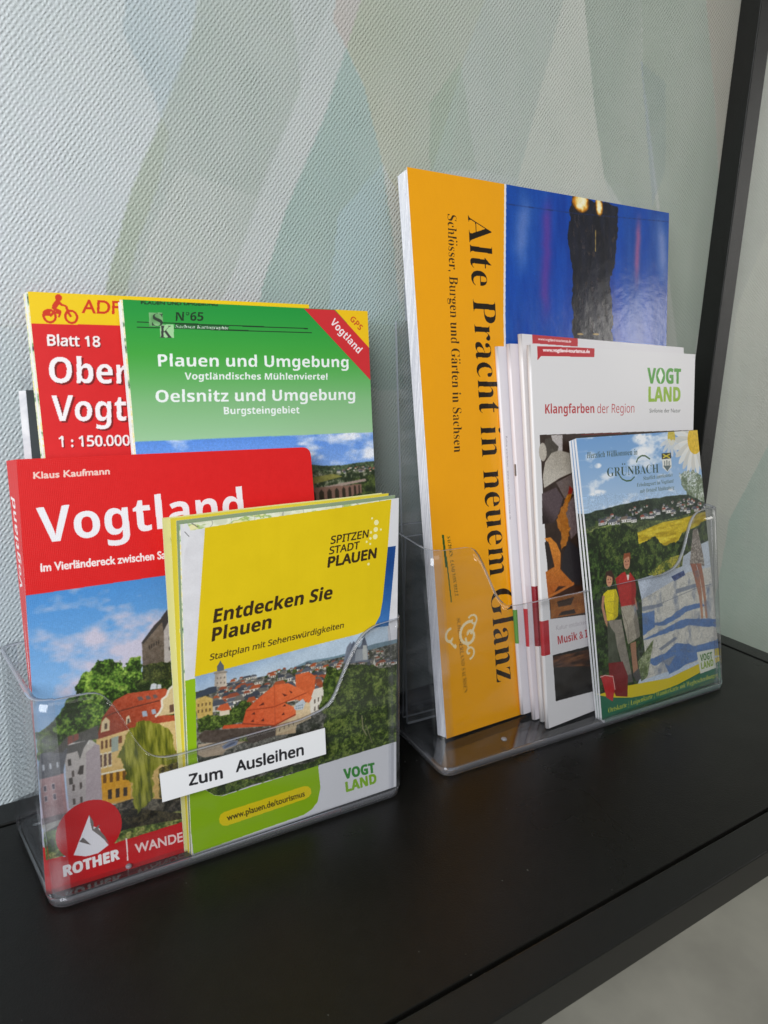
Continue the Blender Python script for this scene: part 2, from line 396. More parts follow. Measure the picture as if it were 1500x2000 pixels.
# ------------------------------------------------------------------ how pictures are painted
def leafy(seed, dark, mid, light, k=9.0):
    f = ramp([(0, dark), (.40, dark), (.52, mid), (.66, light), (1, light)])
    def g(a, b):
        t = .40 * fbm(a * k, b * k, seed, 3) + .36 * fbm(a * k * 3.1, b * k * 3.1, seed + 4, 3) + .24 * fbm(a * 1.5, b * 1.5, seed + 9, 2)
        c = f(.5 + (t - .5) * 1.35); s = vnoise(a * k * 6, b * k * 6, seed + 3)
        return c * (.62 + .62 * s)[..., None]
    return g
def cloudy(seed, b0, b1, lo, hi, cloud, cover=.55, k=.55, kx=.35):
    g = ramp([(0, lo), (1, hi)])
    def f(a, b):
        c = g((b - b0) / (b1 - b0)); n = fbm(a * kx, b * k, seed, 5); t = np.clip((n - cover) * 6, 0, 1)[..., None]
        return c * (1 - t) + hexc(cloud) * t
    return f
def shade(c0, c1, p, q, seed=0, grain=.06, k=14):
    """blend of two colours from point p to point q with grain"""
    p = np.array(p); d = np.array(q) - p; L2 = (d @ d); f = ramp([(0, c0), (1, c1)])
    return lambda a, b: f(((a - p[0]) * d[0] + (b - p[1]) * d[1]) / L2) + ((fbm(a * k, b * k, seed, 3)[..., None] - .5) * 2 + (vnoise(a * 34, b * 34, seed)[..., None] - .5) * .9) * grain
def grained(c, seed=0, grain=.08, k=10):
    return lambda a, b: hexc(c) + ((fbm(a * k, b * k, seed, 4)[..., None] - .5) * 2 + (vnoise(a * 34, b * 34, seed)[..., None] - .5) * .8) * grain
def windows(c, quad, nx, ny, colr, fx=.45, fy=.55, frame=None):
    for j in range(ny):
        for i in range(nx):
            s0 = (i + .5 - fx / 2) / nx; s1 = (i + .5 + fx / 2) / nx; t0 = (j + .5 - fy / 2) / ny; t1 = (j + .5 + fy / 2) / ny
            if frame:
                e = .18 * fx / nx; g = .14 * fy / ny
                c.poly([tuple(lerp2(quad, *q)) for q in ((s0 - e, t0 - g), (s1 + e, t0 - g), (s1 + e, t1 + g), (s0 - e, t1 + g))], frame)
            c.poly([tuple(lerp2(quad, *q)) for q in ((s0, t0), (s1, t0), (s1, t1), (s0, t1))], colr)
def little_houses(c, quad, n, size, seed, roofs, walls):
    """a far town: many small houses, the far ones first"""
    r = random.Random(seed); pts = sorted([(r.random(), r.random()) for _ in range(n)], key=lambda q: -q[1])
    for s, t in pts:
        x, y = lerp2(quad, s, t); z = size * (1.15 - .75 * t) * r.uniform(.6, 1.3); w = z * r.uniform(.9, 1.8)
        c.poly([(x, y), (x + w, y), (x + w, y + z * .55), (x, y + z * .55)], r.choice(walls))
        if z > .09: windows(c, [(x, y), (x + w, y), (x + w, y + z * .55), (x, y + z * .55)], 3, 1, '5a544e')
        c.poly([(x - .1 * z, y + z * .5), (x + w + .1 * z, y + z * .5), (x + w * .8, y + z), (x + w * .2, y + z)], r.choice(roofs))
        if r.random() < .35:
            q = z * r.uniform(.4, .8); c.poly([(x - q, y - q * .2), (x + q * .4, y - q * .3), (x + q * .3, y + q * .8), (x - q * .7, y + q * .7)], r.choice(['33441f', '435428', '2b3a1c']), rough=q * .4, rs=6, seed=int(x * 50) & 255)
def vogtland_mark(c, v, l, dark, light, bold=.02):
    c.text('VOGT', v, dark, cap=.714, bold=bold, style='sb'); c.text('LAND', l, light, cap=.714, bold=bold, style='sb')
def swirl(c, p, r0, turns, a0, w, colr, sgn=1):
    pts = []
    for i in range(24):
        t = i / 23; a = a0 + sgn * t * turns * 2 * math.pi; r = r0 * (1 - t * .9)
        pts.append((p[0] + r * math.cos(a), p[1] + r * math.sin(a)))
    c.line(pts, w, colr)
# ---- red hiking guide
def art_guide():
    c = Canvas(-1.2, -.3, 12.6, 17.2, 70, 'c8141c')
    c.poly([(-1.3, -.5), (13, -.5), (13, 17.5), (-1.3, 17.5)], grained('d8181a', 3, .012, 5))
    P = [(0.12,10.57),(6.37,11.29),(5.39,-1.31),(-0.07,1.18)]
    photo = [(0.11,11.28),(5.36,11.35),(12.48,11.35),(10.95,-8.46),(-0.23,1.84)]
    c.poly(photo, cloudy(11, 4.5, 11.8, 'b4cdea', '3f86cc', 'c3bfd2', .50, .75, .42))
    # hill and trees
    c.poly([(0.07,6.12),(0.40,6.16),(0.73,6.23),(1.05,6.25),(2.64,6.73),(6.30,7.09),(6.04,3.75),(0.04,4.95)], leafy(4, '2c3d18', '4a6126', '6f8438', 3), rough=.12, rs=4)
    c.poly([(1.58,7.45),(1.73,7.90),(2.18,7.99),(2.43,8.37),(2.88,8.37),(3.21,8.15),(3.24,7.77),(3.50,8.16),(3.92,8.20),(4.07,7.86),(4.03,7.30),(5.23,7.18),(5.62,6.58),(4.15,6.64),(2.85,6.44),(2.54,6.14),(2.22,5.72),(1.32,5.58),(0.76,5.36),(0.57,6.24),(0.89,6.64),(1.16,7.00),(1.56,7.21)], leafy(7, '22350f', '4e7423', '8cab45', 4.5), rough=.16, rs=4, seed=3)
    c.poly([(3.61,7.32),(5.54,7.18),(5.48,6.35),(3.81,6.84)], leafy(9, '1f2c10', '36471c', '55662c', 5), rough=.1, rs=4)
    c.poly([(5.59,7.75),(7.71,8.33),(13.42,6.58),(12.73,-2.38),(5.09,1.40)], leafy(41, '22350f', '4e7423', '7f9a45', 3.5), rough=.16, rs=4)
    # castle
    c.poly([(4.11,8.79),(4.66,9.29),(5.03,9.67),(5.27,10.04),(5.81,10.54),(5.54,7.11),(4.04,7.46)], shade('5a4f45', '77685a', (4.04,7.42), (5.25,9.73), 5, .09, 8))
    c.poly([(5.01,9.39),(5.29,9.53),(5.77,10.03),(5.60,7.87),(5.16,7.83),(4.90,7.69)], grained('b3aba6', 6, .06, 8))
    c.poly([(4.93,9.65),(5.34,10.10),(5.88,10.72),(5.82,9.89),(5.30,9.59),(4.98,9.08)], '3b3738')
    c.poly([(4.08,8.76),(4.64,9.39),(5.00,9.67),(5.00,9.52),(4.66,9.20),(4.14,8.69)], '3a3634')
    windows(c, [(4.32,8.40),(4.79,8.60),(4.81,8.79),(4.34,8.59)], 5, 1, '2c2622', .4, .8)
    windows(c, [(5.02,8.05),(5.57,8.27),(5.69,9.79),(5.13,9.37)], 2, 3, '4d4744', .35, .35)
    c.poly([(4.07,7.86),(5.59,7.75),(5.53,6.99),(4.02,7.24)], leafy(13, '28301a', '3c4520', '5a6030', 6), rough=.08, rs=5)
    # tall grey house and red one with the mansard
    c.poly([(2.09,4.10),(2.11,5.38),(3.49,5.73),(5.64,5.22),(5.42,2.41),(4.04,2.17),(2.04,2.73)], shade('c39a50', 'e2c489', (2.06,2.94), (3.69,5.24), 3, .06))
    c.poly([(2.07,3.86),(3.28,3.78),(3.18,2.61),(2.16,2.69)], grained('d3992f', 5, .07))
    c.poly([(2.13,5.33),(2.41,6.11),(2.89,6.67),(3.40,6.84),(4.86,6.74),(5.00,6.59),(4.82,6.24),(4.44,5.72),(5.17,5.55),(5.15,5.33),(3.70,5.43),(2.19,5.29)], shade('8d3a24', 'ba5132', (2.53,5.28), (4.10,6.66), 8, .07, 12))
    c.line([(2.41,6.09),(2.86,6.19),(3.65,6.25),(4.61,6.29)], .05, '6e3424')
    for q in ([(3.75,6.61),(3.91,6.62),(3.99,6.46),(3.81,6.45)], [(4.06,6.59),(4.20,6.59),(4.29,6.44),(4.12,6.42)], [(4.35,6.57),(4.48,6.57),(4.56,6.43),(4.40,6.41)]): c.poly(q, '6c5a58')
    for q in ([(3.88,6.00),(4.07,5.99),(4.09,5.76),(3.90,5.78)], [(4.25,5.99),(4.40,5.99),(4.44,5.79),(4.28,5.79)]): c.poly(q, 'a9b5c6')
    c.poly([(2.29,5.52),(2.36,5.93),(2.53,6.09),(2.66,5.92),(2.62,5.53)], 'd9c49a'); c.poly([(2.44,5.61),(2.46,5.84),(2.56,5.84),(2.54,5.61)], '5c4a38')
    c.poly([(3.24,5.60),(3.28,5.91),(3.39,5.97),(3.44,5.68)], 'd9c9a8'); c.poly([(3.29,5.64),(3.32,5.83),(3.39,5.83),(3.38,5.65)], '5c4a40')
    c.poly([(4.26,6.81),(4.33,7.02),(4.43,7.04),(4.54,6.99),(4.53,6.78)], 'c8cbd0'); c.poly([(4.54,6.78),(4.57,6.97),(4.72,6.93),(4.72,6.77)], 'c8cbd0')
    # gable of the cream house at the right
    c.poly([(4.67,6.28),(4.75,6.39),(4.90,6.42),(4.99,6.65),(5.20,6.77),(5.57,6.66),(5.48,5.58),(4.38,5.68),(4.57,5.82),(4.68,6.02)], grained('d9c393', 9, .05))
    c.line([(4.38,5.66),(4.57,5.81),(4.69,6.02),(4.68,6.30),(4.90,6.42),(4.99,6.65),(5.20,6.79)], .09, 'e8e2d2')
    c.poly([(4.96,5.70),(4.98,6.01),(5.15,6.01),(5.16,5.71)], '6d5040')
    windows(c, [(2.21,4.81),(2.69,4.83),(2.72,5.23),(2.24,5.23)], 3, 1, '6b4426', .5, .8)
    windows(c, [(2.84,4.89),(3.36,4.88),(3.39,5.25),(2.87,5.25)], 2, 1, '7b4a2a', .5, .8)
    windows(c, [(2.09,4.10),(2.61,4.11),(2.65,4.69),(2.14,4.70)], 3, 1, '5b3f33', .6, .8, 'e4d9c0')
    windows(c, [(2.16,3.46),(3.13,3.38),(3.16,3.81),(2.19,3.92)], 4, 1, '6d4a22', .5, .8)
    windows(c, [(2.28,2.81),(3.14,2.75),(3.17,3.12),(2.31,3.24)], 3, 1, '3c3026', .5, .9)
    c.poly([(2.62,4.64),(2.88,4.66),(2.93,5.24),(2.66,5.21)], '9aa59a')
    c.line([(2.05,3.89),(3.28,3.84)], .07, 'e9dfc6')
    # tall grey gabled house
    c.poly([(0.95,5.04),(1.17,5.43),(1.54,5.52),(1.91,5.36),(2.17,5.06),(2.13,2.76),(0.94,2.87),(0.93,3.99)], shade('a9a1a0', 'c3bcb6', (0.87,3.29), (2.17,5.06), 2, .05))
    c.poly([(1.54,2.81),(1.71,4.87),(2.06,5.12),(2.22,5.05),(2.14,2.73)], grained('ab9ea2', 4, .04))
    c.poly([(0.92,4.99),(1.15,5.44),(1.43,5.55),(1.92,5.43),(1.64,5.07),(1.47,4.66),(1.41,5.01)], grained('5e5c5a', 3, .05))
    c.line([(1.09,5.34),(1.89,5.36),(1.80,5.18)], .05, 'd5d3ce')
    windows(c, [(0.95,3.56),(1.22,3.55),(1.22,5.00),(1.00,5.00)], 1, 2, '4a4542', .5, .35); windows(c, [(1.00,2.82),(1.52,2.82),(1.59,4.48),(1.07,4.44)], 2, 3, '58504c', .32, .45)
    c.poly([(1.34,4.12),(1.45,4.42),(1.59,4.42),(1.54,4.06)], '403a38')
    # far grey roofs and pink house
    c.poly([(0.02,4.66),(0.13,5.25),(0.64,5.21),(0.97,5.30),(1.08,5.22),(0.88,4.43),(0.81,3.85),(0.01,4.25)], grained('65666c', 6, .06))
    c.poly([(0.53,5.15),(1.06,5.64),(1.69,5.73),(2.23,5.84),(2.19,5.30),(1.14,5.38),(0.90,5.08)], grained('565450', 8, .06))
    c.poly([(1.09,5.34),(1.12,5.66),(1.28,5.68),(1.28,5.38)], '8b5248'); c.poly([(1.30,5.40),(1.33,5.68),(1.50,5.69),(1.49,5.46)], '8b5248')
    c.poly([(0.03,4.27),(0.87,4.28),(0.88,2.68),(0.02,2.67)], shade('a07f80', 'b59292', (-0.01,2.95), (0.78,4.21), 4, .05))
    windows(c, [(0.04,3.29),(0.65,3.26),(0.61,4.08),(0.04,4.06)], 2, 2, '5d5560', .28, .5, 'cbbfbf')
    windows(c, [(0.07,4.53),(0.80,4.51),(0.80,4.81),(0.08,4.85)], 3, 1, 'c5c9d0', .3, .7)
    c.poly([(-0.01,2.77),(0.88,2.74),(0.86,2.44),(-0.02,2.53)], grained('776b6c', 3, .12, 16))
    # river wall, bank and bushes
    c.poly([(-0.02,2.53),(2.31,2.55),(3.24,2.59),(5.51,1.93),(5.45,1.10),(3.12,1.75),(1.73,2.30),(0.03,2.19)], leafy(21, '2b2a22', '47423a', '6b6558', 4))
    c.poly([(-0.04,2.51),(1.53,2.60),(2.31,2.52),(2.30,2.37),(0.86,2.44),(0.04,2.22)], grained('a9a79f', 2, .06))
    c.poly([(0.01,2.23),(0.73,2.21),(2.25,1.77),(5.86,1.50),(5.79,0.53),(2.19,1.04),(0.00,1.15)], leafy(22, '45552a', '6b7a3a', '9a9a5a', 4))
    c.poly([(0.01,2.17),(0.62,2.21),(0.70,1.89),(0.56,1.45),(0.02,1.38)], leafy(24, '2c4116', '4a6a24', '6d8a38', 5), rough=.08, rs=4)
    c.poly([(2.29,2.25),(3.21,2.22),(5.46,1.29),(5.45,1.16),(3.09,1.44),(2.22,1.40)], leafy(26, '1c1a12', '2e2a1c', '4b4430', 4))
    # willow
    c.poly([(3.28,5.34),(3.66,5.62),(4.13,5.58),(4.60,5.37),(4.93,4.94),(5.07,4.26),(5.08,3.67),(4.88,3.47),(4.46,3.65),(4.15,3.48),(4.07,2.48),(3.80,2.11),(3.42,1.91),(3.28,2.33),(3.22,3.10),(3.00,4.04),(2.86,4.45),(3.07,4.83)], lambda a, b: ramp([(.25, '4a5214'), (.5, '808223'), (.75, 'a8a545')])(fbm(a * 11, b * 1.6, 31, 4)), rough=.14, rs=4)
    c.poly([(4.33,3.49),(5.08,3.61),(5.62,3.27),(5.51,1.93),(4.30,2.29)], leafy(33, '2b2412', '5d5426', '7f7434', 6), rough=.1, rs=4)
    c.soften(photo, .014, .025)
    # band at the foot
    c.poly([(-0.04,1.14),(1.40,1.00),(5.83,1.08),(15.46,0.85),(14.99,-5.40),(-0.13,-0.60)], 'c4161c')
    # mountain badge
    c.disc((1.59,1.83), 1.20, 'c3151b', 1.16)
    c.poly([(1.63,2.42),(0.96,1.03),(1.39,0.84),(1.83,0.82),(2.23,1.02),(2.00,1.47),(1.97,1.76),(1.74,1.93)], 'e6e4ea')
    c.poly([(1.63,2.42),(1.76,2.11),(1.74,1.81),(1.98,1.94),(1.91,1.78),(2.11,1.44),(2.26,1.05),(1.94,1.49),(1.69,1.79),(1.65,2.08)], '77706c')
    c.poly([(1.34,1.61),(1.19,1.49),(1.60,1.23),(1.44,1.47)], '6d6563')
    c.text('Klaus Kaufmann', ((0.73,15.62), (3.42,15.61), (0.74,15.87)), 'efd2c8', bold=.012)
    c.text('Vogtland', ((0.73,13.18), (8.72,13.31), (0.71,14.52)), 'ecebf0', cap=.714, style='sb')
    c.text('Im Vierländereck zwischen Sachsen', ((0.70,12.10), (6.17,12.02), (0.71,12.41)), 'f3e9e8', bold=.014)
    c.text('ROTHER', ((0.57,0.32), (2.59,0.34), (0.57,0.72)), 'f6f0f0', cap=.714, bold=.02, style='sb')
    c.line([(2.90,1.09),(2.89,0.17)], .055, 'f2d8d4')
    c.text('WANDERFÜHRER', ((3.20,0.36), (7.21,0.16), (3.20,0.74)), 'efd2cf', bold=.014)
    # spine lettering, read from foot to head
    c.text('Vogtland', ((-.30, 11.4), (-.30, 14.9), (-.68, 11.4)), 'f2eeee', cap=.714, style='sb', ital=.2)
    return c
# ---- yellow town plan
def art_plan():
    c = Canvas(-1.0, -.6, 10.2, 15.0, 72, 'e6e6ea')
    c.poly([(-1.1, -.6), (10.3, -.6), (10.3, 15.1), (-1.1, 15.1)], grained('dcdbe0', 2, .03, 3))
    # the inside of the map along the head
    c.poly([(0.15,13.98),(1.10,14.10),(9.82,14.18),(9.42,13.81),(1.07,13.46),(0.44,13.44),(0.36,13.17)], lambda a, b: ramp([(.3, 'd8dcc0'), (.45, 'eef0da'), (.55, 'e4e8cf'), (.62, '9dbb62'), (.7, 'efe8b0')])(fbm(a * 2.2, b * 4, 6, 3)))
    c.poly([(0.15,13.98),(1.10,14.10),(9.82,14.18),(9.42,13.81),(1.07,13.46),(0.44,13.44),(0.36,13.17)], 'a8a89c', alpha=lambda a, b: (abs(fbm(a * 1.1, b * 1.1, 9, 2) - .5) < .012) * .8)
    c.poly([(0.31,13.94),(0.51,13.46),(0.43,13.17),(0.24,12.59),(0.04,10.71),(-0.13,7.47),(-0.03,10.72)], 'e2e2e6')
    c.line([(0.46,13.80),(0.81,13.53)], .03, '55555a'); c.line([(0.28,13.42),(0.45,13.20)], .03, '77777a')
    c.poly([(1.07,13.48),(9.42,13.85),(9.23,11.70),(8.95,9.27),(8.81,8.57),(8.45,8.06),(7.67,7.88),(0.40,7.49)], grained('e2c404', 3, .012, 1.2))
    c.poly([(9.42,13.86),(9.91,13.93),(9.63,11.70),(9.23,11.70)], 'dedee2')
    c.poly([(9.23,11.70),(9.65,11.70),(9.25,8.01),(8.45,8.04),(8.81,8.57),(8.95,9.27)], shade('3f78b8', '0f4388', (8.89,8.08), (9.40,10.79), 1, .03))
    # picture of the town
    c.poly([(0.40,7.49),(7.67,7.90),(8.45,8.06),(9.20,8.02), (9.62,2.21),(2.61,2.18),(1.81,2.12),(1.26,2.10),(0.92,2.23),(0.63,2.55),(0.44,2.97),(0.32,4.14),(0.42,7.42)], shade('b9cbdc', '7f9cc0', (2.80,6.97), (2.53,8.15), 2, .05, 1.5))
    c.poly([(4.60,6.99),(5.28,7.14),(6.15,7.08),(6.96,7.09),(8.54,7.29),(9.89,7.29),(9.89,5.95),(4.67,6.56)], grained('6f8794', 2, .05))
    c.poly([(0.39,6.84),(1.86,6.94),(3.60,6.88),(5.02,6.98),(7.05,6.98),(9.89,7.12),(9.87,2.14),(2.61,2.18),(1.26,2.10),(0.63,2.55),(0.32,4.14)], leafy(5, '3c3f34', '65645c', '8d8a80', 4))
    little_houses(c, [(0.45,5.85),(5.76,5.29),(6.95,6.92),(1.78,6.96)], 230, .34, 6, ['4b4f58', '5a5f69', '3d424c', '8c4a34', 'a4512f', '6a6660'], ['d9d4c8', 'c9c2b4', 'b8b2a6', 'e4e0d8'])
    little_houses(c, [(6.94,6.32),(9.69,5.99),(9.70,6.98),(7.05,6.98)], 50, .2, 9, ['4b4f58', '5a5f69', '8c4a34'], ['d9d4c8', 'b8b2a6'])
    # tower of the town hall
    c.poly([(1.16,6.86),(1.22,7.51),(1.35,7.59),(1.58,7.55),(1.67,7.44),(1.66,6.81)], shade('a3988c', 'c9bcab', (1.20,7.09), (1.63,6.99), 4, .05))
    c.poly([(1.31,7.52),(1.30,7.73),(1.41,7.89),(1.45,7.97),(1.49,7.87),(1.59,7.71),(1.58,7.51)], '5b6068'); c.poly([(1.16,7.43),(1.16,7.50),(1.71,7.46),(1.71,7.38)], '8a8074')
    windows(c, [(1.21,6.93),(1.64,6.87),(1.66,7.30),(1.23,7.35)], 3, 2, '6b625a', .3, .4)
    c.poly([(0.41,6.76),(0.95,6.92),(1.25,6.90),(1.24,6.65),(0.41,6.58)], '39414e'); c.poly([(0.37,6.10),(0.40,6.53),(0.78,6.59),(1.07,6.41),(1.04,5.70),(0.44,5.69)], grained('c3a45c', 7, .08, 12))
    windows(c, [(0.39,5.86),(1.01,5.83),(1.03,6.34),(0.42,6.39)], 4, 2, '6b5530', .4, .5)
    # trees left and the long red roof
    c.poly([(0.37,5.71),(0.89,5.74),(1.34,5.55),(1.81,5.83),(2.29,6.04),(2.68,5.86),(2.74,5.52),(2.41,5.11),(1.39,5.09),(0.49,5.13)], leafy(15, '2b3a15', '4c6424', '76883c', 7), rough=.1, rs=4)
    c.poly([(1.20,5.90),(1.36,6.06),(1.67,6.09),(1.81,5.75),(1.50,5.75)], 'c05a34'); c.poly([(1.32,5.59),(1.32,5.79),(1.73,5.77),(1.74,5.57)], 'd9cdb8')
    c.poly([(4.67,6.64),(5.27,6.64),(5.61,6.35),(5.49,5.19),(5.27,5.20),(4.66,6.14)], grained('cf6236', 3, .05)); c.poly([(5.27,5.24),(5.51,5.78),(5.99,5.80),(6.01,4.80),(5.48,4.59),(5.26,4.64)], 'd9d3c6')
    windows(c, [(5.43,4.69),(5.97,4.81),(5.98,5.50),(5.45,5.37)], 3, 2, '6a5f56', .35, .55)
    c.poly([(3.64,4.51),(3.67,5.29),(5.28,5.28),(5.34,4.49),(4.60,4.34),(4.59,4.00),(3.67,4.12)], shade('b39a7a', 'd3bd98', (3.67,4.20), (5.23,5.08), 5, .05))
    c.poly([(1.39,5.01),(1.47,5.15),(2.25,5.03),(2.43,5.60),(3.08,6.05),(3.71,6.40),(4.33,6.34),(5.16,5.73),(5.41,5.42),(5.27,5.22),(4.64,5.52),(4.13,5.50),(4.63,5.14),(4.62,4.80),(3.64,4.59)], shade('c2502c', 'd96a3c', (2.39,4.79), (4.24,6.24), 6, .05, 9))
    c.line([(2.43,5.56),(3.67,5.43),(5.16,5.71)], .05, 'a04022'); c.line([(2.25,5.03),(3.64,4.59),(4.62,4.85)], .06, '8d3a22'); c.line([(3.70,6.38),(3.67,4.58)], .03, 'b04a2a')
    for q in ([(2.99,5.64),(3.19,5.75),(3.23,5.63)], [(4.02,5.96),(4.27,5.81),(4.14,5.78)], [(4.36,6.00),(4.52,5.88),(4.44,5.84)], [(2.60,5.02),(2.73,5.10),(2.75,4.98)], [(3.04,4.95),(3.17,5.04),(3.20,4.89)], [(3.96,4.97),(4.08,5.09),(4.11,4.96)], [(4.03,5.35),(4.15,5.44),(4.18,5.33)], [(2.65,5.34),(2.79,5.41),(2.81,5.29)]): c.poly(q, '5a241a')
    c.poly([(4.54,5.16),(4.63,5.31),(4.98,5.48),(5.10,5.26),(4.96,4.99),(4.61,5.04)], 'b9c2ca'); windows(c, [(4.61,5.06),(4.97,5.01),(4.97,5.26),(4.61,5.26)], 4, 2, '7b8690', .6, .5)
    c.poly([(3.71,4.15),(3.76,4.47),(4.61,4.72),(4.64,4.24)], 'cbb692'); windows(c, [(3.75,4.18),(4.60,4.34),(4.61,4.64),(3.76,4.45)], 4, 1, '6b5a46', .2, .5)
    # walls, car park, parked car
    c.poly([(0.40,4.91),(0.64,5.13),(2.39,4.79),(3.68,4.49),(3.67,4.12),(2.68,4.05),(0.54,4.64)], grained('4b4038', 5, .07, 10))
    c.poly([(0.34,4.17),(0.39,4.60),(1.29,4.47),(2.37,4.22),(1.50,4.05),(1.34,3.89),(0.58,3.98)], grained('b3a08a', 3, .05))
    c.poly([(1.34,4.25),(1.75,4.43),(2.03,4.33),(1.97,4.16),(1.43,4.11)], '7e8aa4'); c.poly([(1.43,4.19),(1.79,4.36),(1.94,4.30),(1.88,4.24),(1.49,4.15)], '56607a')
    c.poly([(2.06,4.30),(2.14,4.49),(2.38,4.40),(2.45,4.16)], leafy(3, '3c4c18', '6b7a28', '8b9a3c', 7), rough=.05, rs=5)
    # church and woods right
    c.poly([(6.95,6.66),(7.14,7.39),(7.33,7.61),(7.42,7.34),(7.79,7.27),(7.88,7.42),(8.02,7.74),(8.16,7.28),(8.20,6.48)], grained('6f7684', 5, .06, 9))
    c.poly([(7.52,6.65),(7.58,7.20),(8.18,7.12),(8.19,6.59)], '9da3ab'); c.poly([(7.32,7.17),(7.37,7.48),(7.48,7.62),(7.58,7.44),(7.59,7.12)], '596070'); c.poly([(7.85,7.19),(7.91,7.54),(7.99,7.68),(8.10,7.50),(8.13,7.13)], '596070')
    c.poly([(7.92,7.13),(7.94,7.33),(8.13,7.29),(8.14,6.60),(7.93,6.65)], 'c3c4c0'); c.poly([(8.43,6.30),(8.51,6.61),(8.57,6.27),(8.57,5.86),(8.43,5.89)], 'd2cfc6')
    c.poly([(6.14,6.74),(6.81,6.34),(7.22,6.52),(8.43,6.35),(8.91,6.02),(9.69,5.99),(9.87,2.18),(5.68,2.18),(2.61,2.22),(1.34,2.10),(0.66,2.49),(1.28,2.63),(3.45,2.48),(5.69,2.53),(5.94,3.69),(6.00,4.46),(5.74,4.78),(5.94,5.59)], leafy(8, '26360f', '4a6020', '7c8c40', 6), rough=.14, rs=3, seed=5)
    c.poly([(5.98,5.58),(6.13,6.06),(6.58,6.22),(6.55,4.93),(6.10,4.78)], leafy(12, '2a3c14', '4e6624', '6d8236', 8), rough=.08, rs=4)
    c.line([(7.83,4.00),(7.87,3.36),(8.06,2.95)], .06, '8d8a68'); c.line([(8.02,3.50),(8.34,2.51)], .04, '7d7a5c')
    c.soften([(0.40,7.49),(7.67,7.90),(8.45,8.06),(9.20,8.02), (9.62,2.21),(2.61,2.18),(1.81,2.12),(1.26,2.10),(0.92,2.23),(0.63,2.55),(0.44,2.97),(0.32,4.14),(0.42,7.42)], .012, .03)
    # green foot
    c.poly([(-0.14,7.39),(0.42,7.42),(0.32,4.14),(0.34,3.40),(0.62,2.52),(0.92,2.22),(1.26,2.08),(1.81,2.10),(5.59,2.20),(5.67,1.11),(5.51,0.49),(5.23,0.22),(4.83,0.08),(2.86,0.03),(-0.06,-0.06),(-0.14,2.26)], '8fb90e')
    c.poly([(5.61,2.20),(9.63,2.25),(9.62,-0.03),(-0.06,-0.18),(-0.07,-0.07),(2.86,0.02),(4.83,0.07),(5.23,0.21),(5.51,0.48),(5.68,1.11)], 'dcdce2')
    c.poly([(0.33,4.13),(0.44,2.97),(0.63,2.54),(0.92,2.23),(1.26,2.10),(1.34,2.24),(0.89,2.46),(0.68,2.82)], leafy(18, '26360f', '3a4c1a', '5c6c2c', 6))
    c.poly([(1.30,1.36),(4.87,1.43),(5.08,1.36),(5.21,1.21),(5.22,0.98),(5.11,0.86),(4.94,0.81),(1.39,0.71),(1.20,0.78),(1.09,0.93),(1.07,1.12),(1.14,1.29)], 'e6ce10')
    c.text('www.plauen.de/tourismus', ((1.42,0.92), (4.91,0.95), (1.39,1.20)), '4d4410', bold=.008)
    vogtland_mark(c, ((6.87,1.17), (8.45,1.04), (6.83,1.65)), ((6.95,0.52), (8.52,0.49), (6.91,1.00)), '3f8c3c', '86b52e')
    c.text('Entdecken Sie', ((1.23,9.59), (6.43,9.75), (1.33,10.14)), '33240a', cap=.714, bold=.01, style='sb')
    c.text('Plauen', ((1.14,8.83), (3.63,8.93), (1.22,9.37)), '33240a', cap=.714, bold=.01, style='sb')
    c.text('Stadtplan mit Sehenswürdigkeiten', ((1.03,8.05), (6.98,8.32), (1.07,8.30)), '4a3a10', cap=.714, style='s', bold=.008)
    c.text('SPITZEN', ((6.41,12.19), (8.21,12.28), (6.45,12.52)), '33240a', cap=.714, style='s', bold=.012)
    c.text('STADT', ((6.34,11.74), (7.76,11.82), (6.38,12.06)), '33240a', cap=.714, style='s', bold=.012)
    c.text('PLAUEN', ((6.28,11.18), (8.59,11.30), (6.33,11.61)), '33240a', cap=.714, style='s', bold=.03)
    for p, rr in (((8.64,12.89), .12), ((8.61,12.58), .11), ((8.58,12.26), .12), ((8.42,13.10), .05), ((8.36,12.48), .06), ((8.87,12.55), .05), ((8.33,12.21), .06), ((8.14,12.08), .05), ((8.32,11.96), .05), ((8.23,11.06), .06)): c.disc(p, rr, 'f2ecb0')
    return c
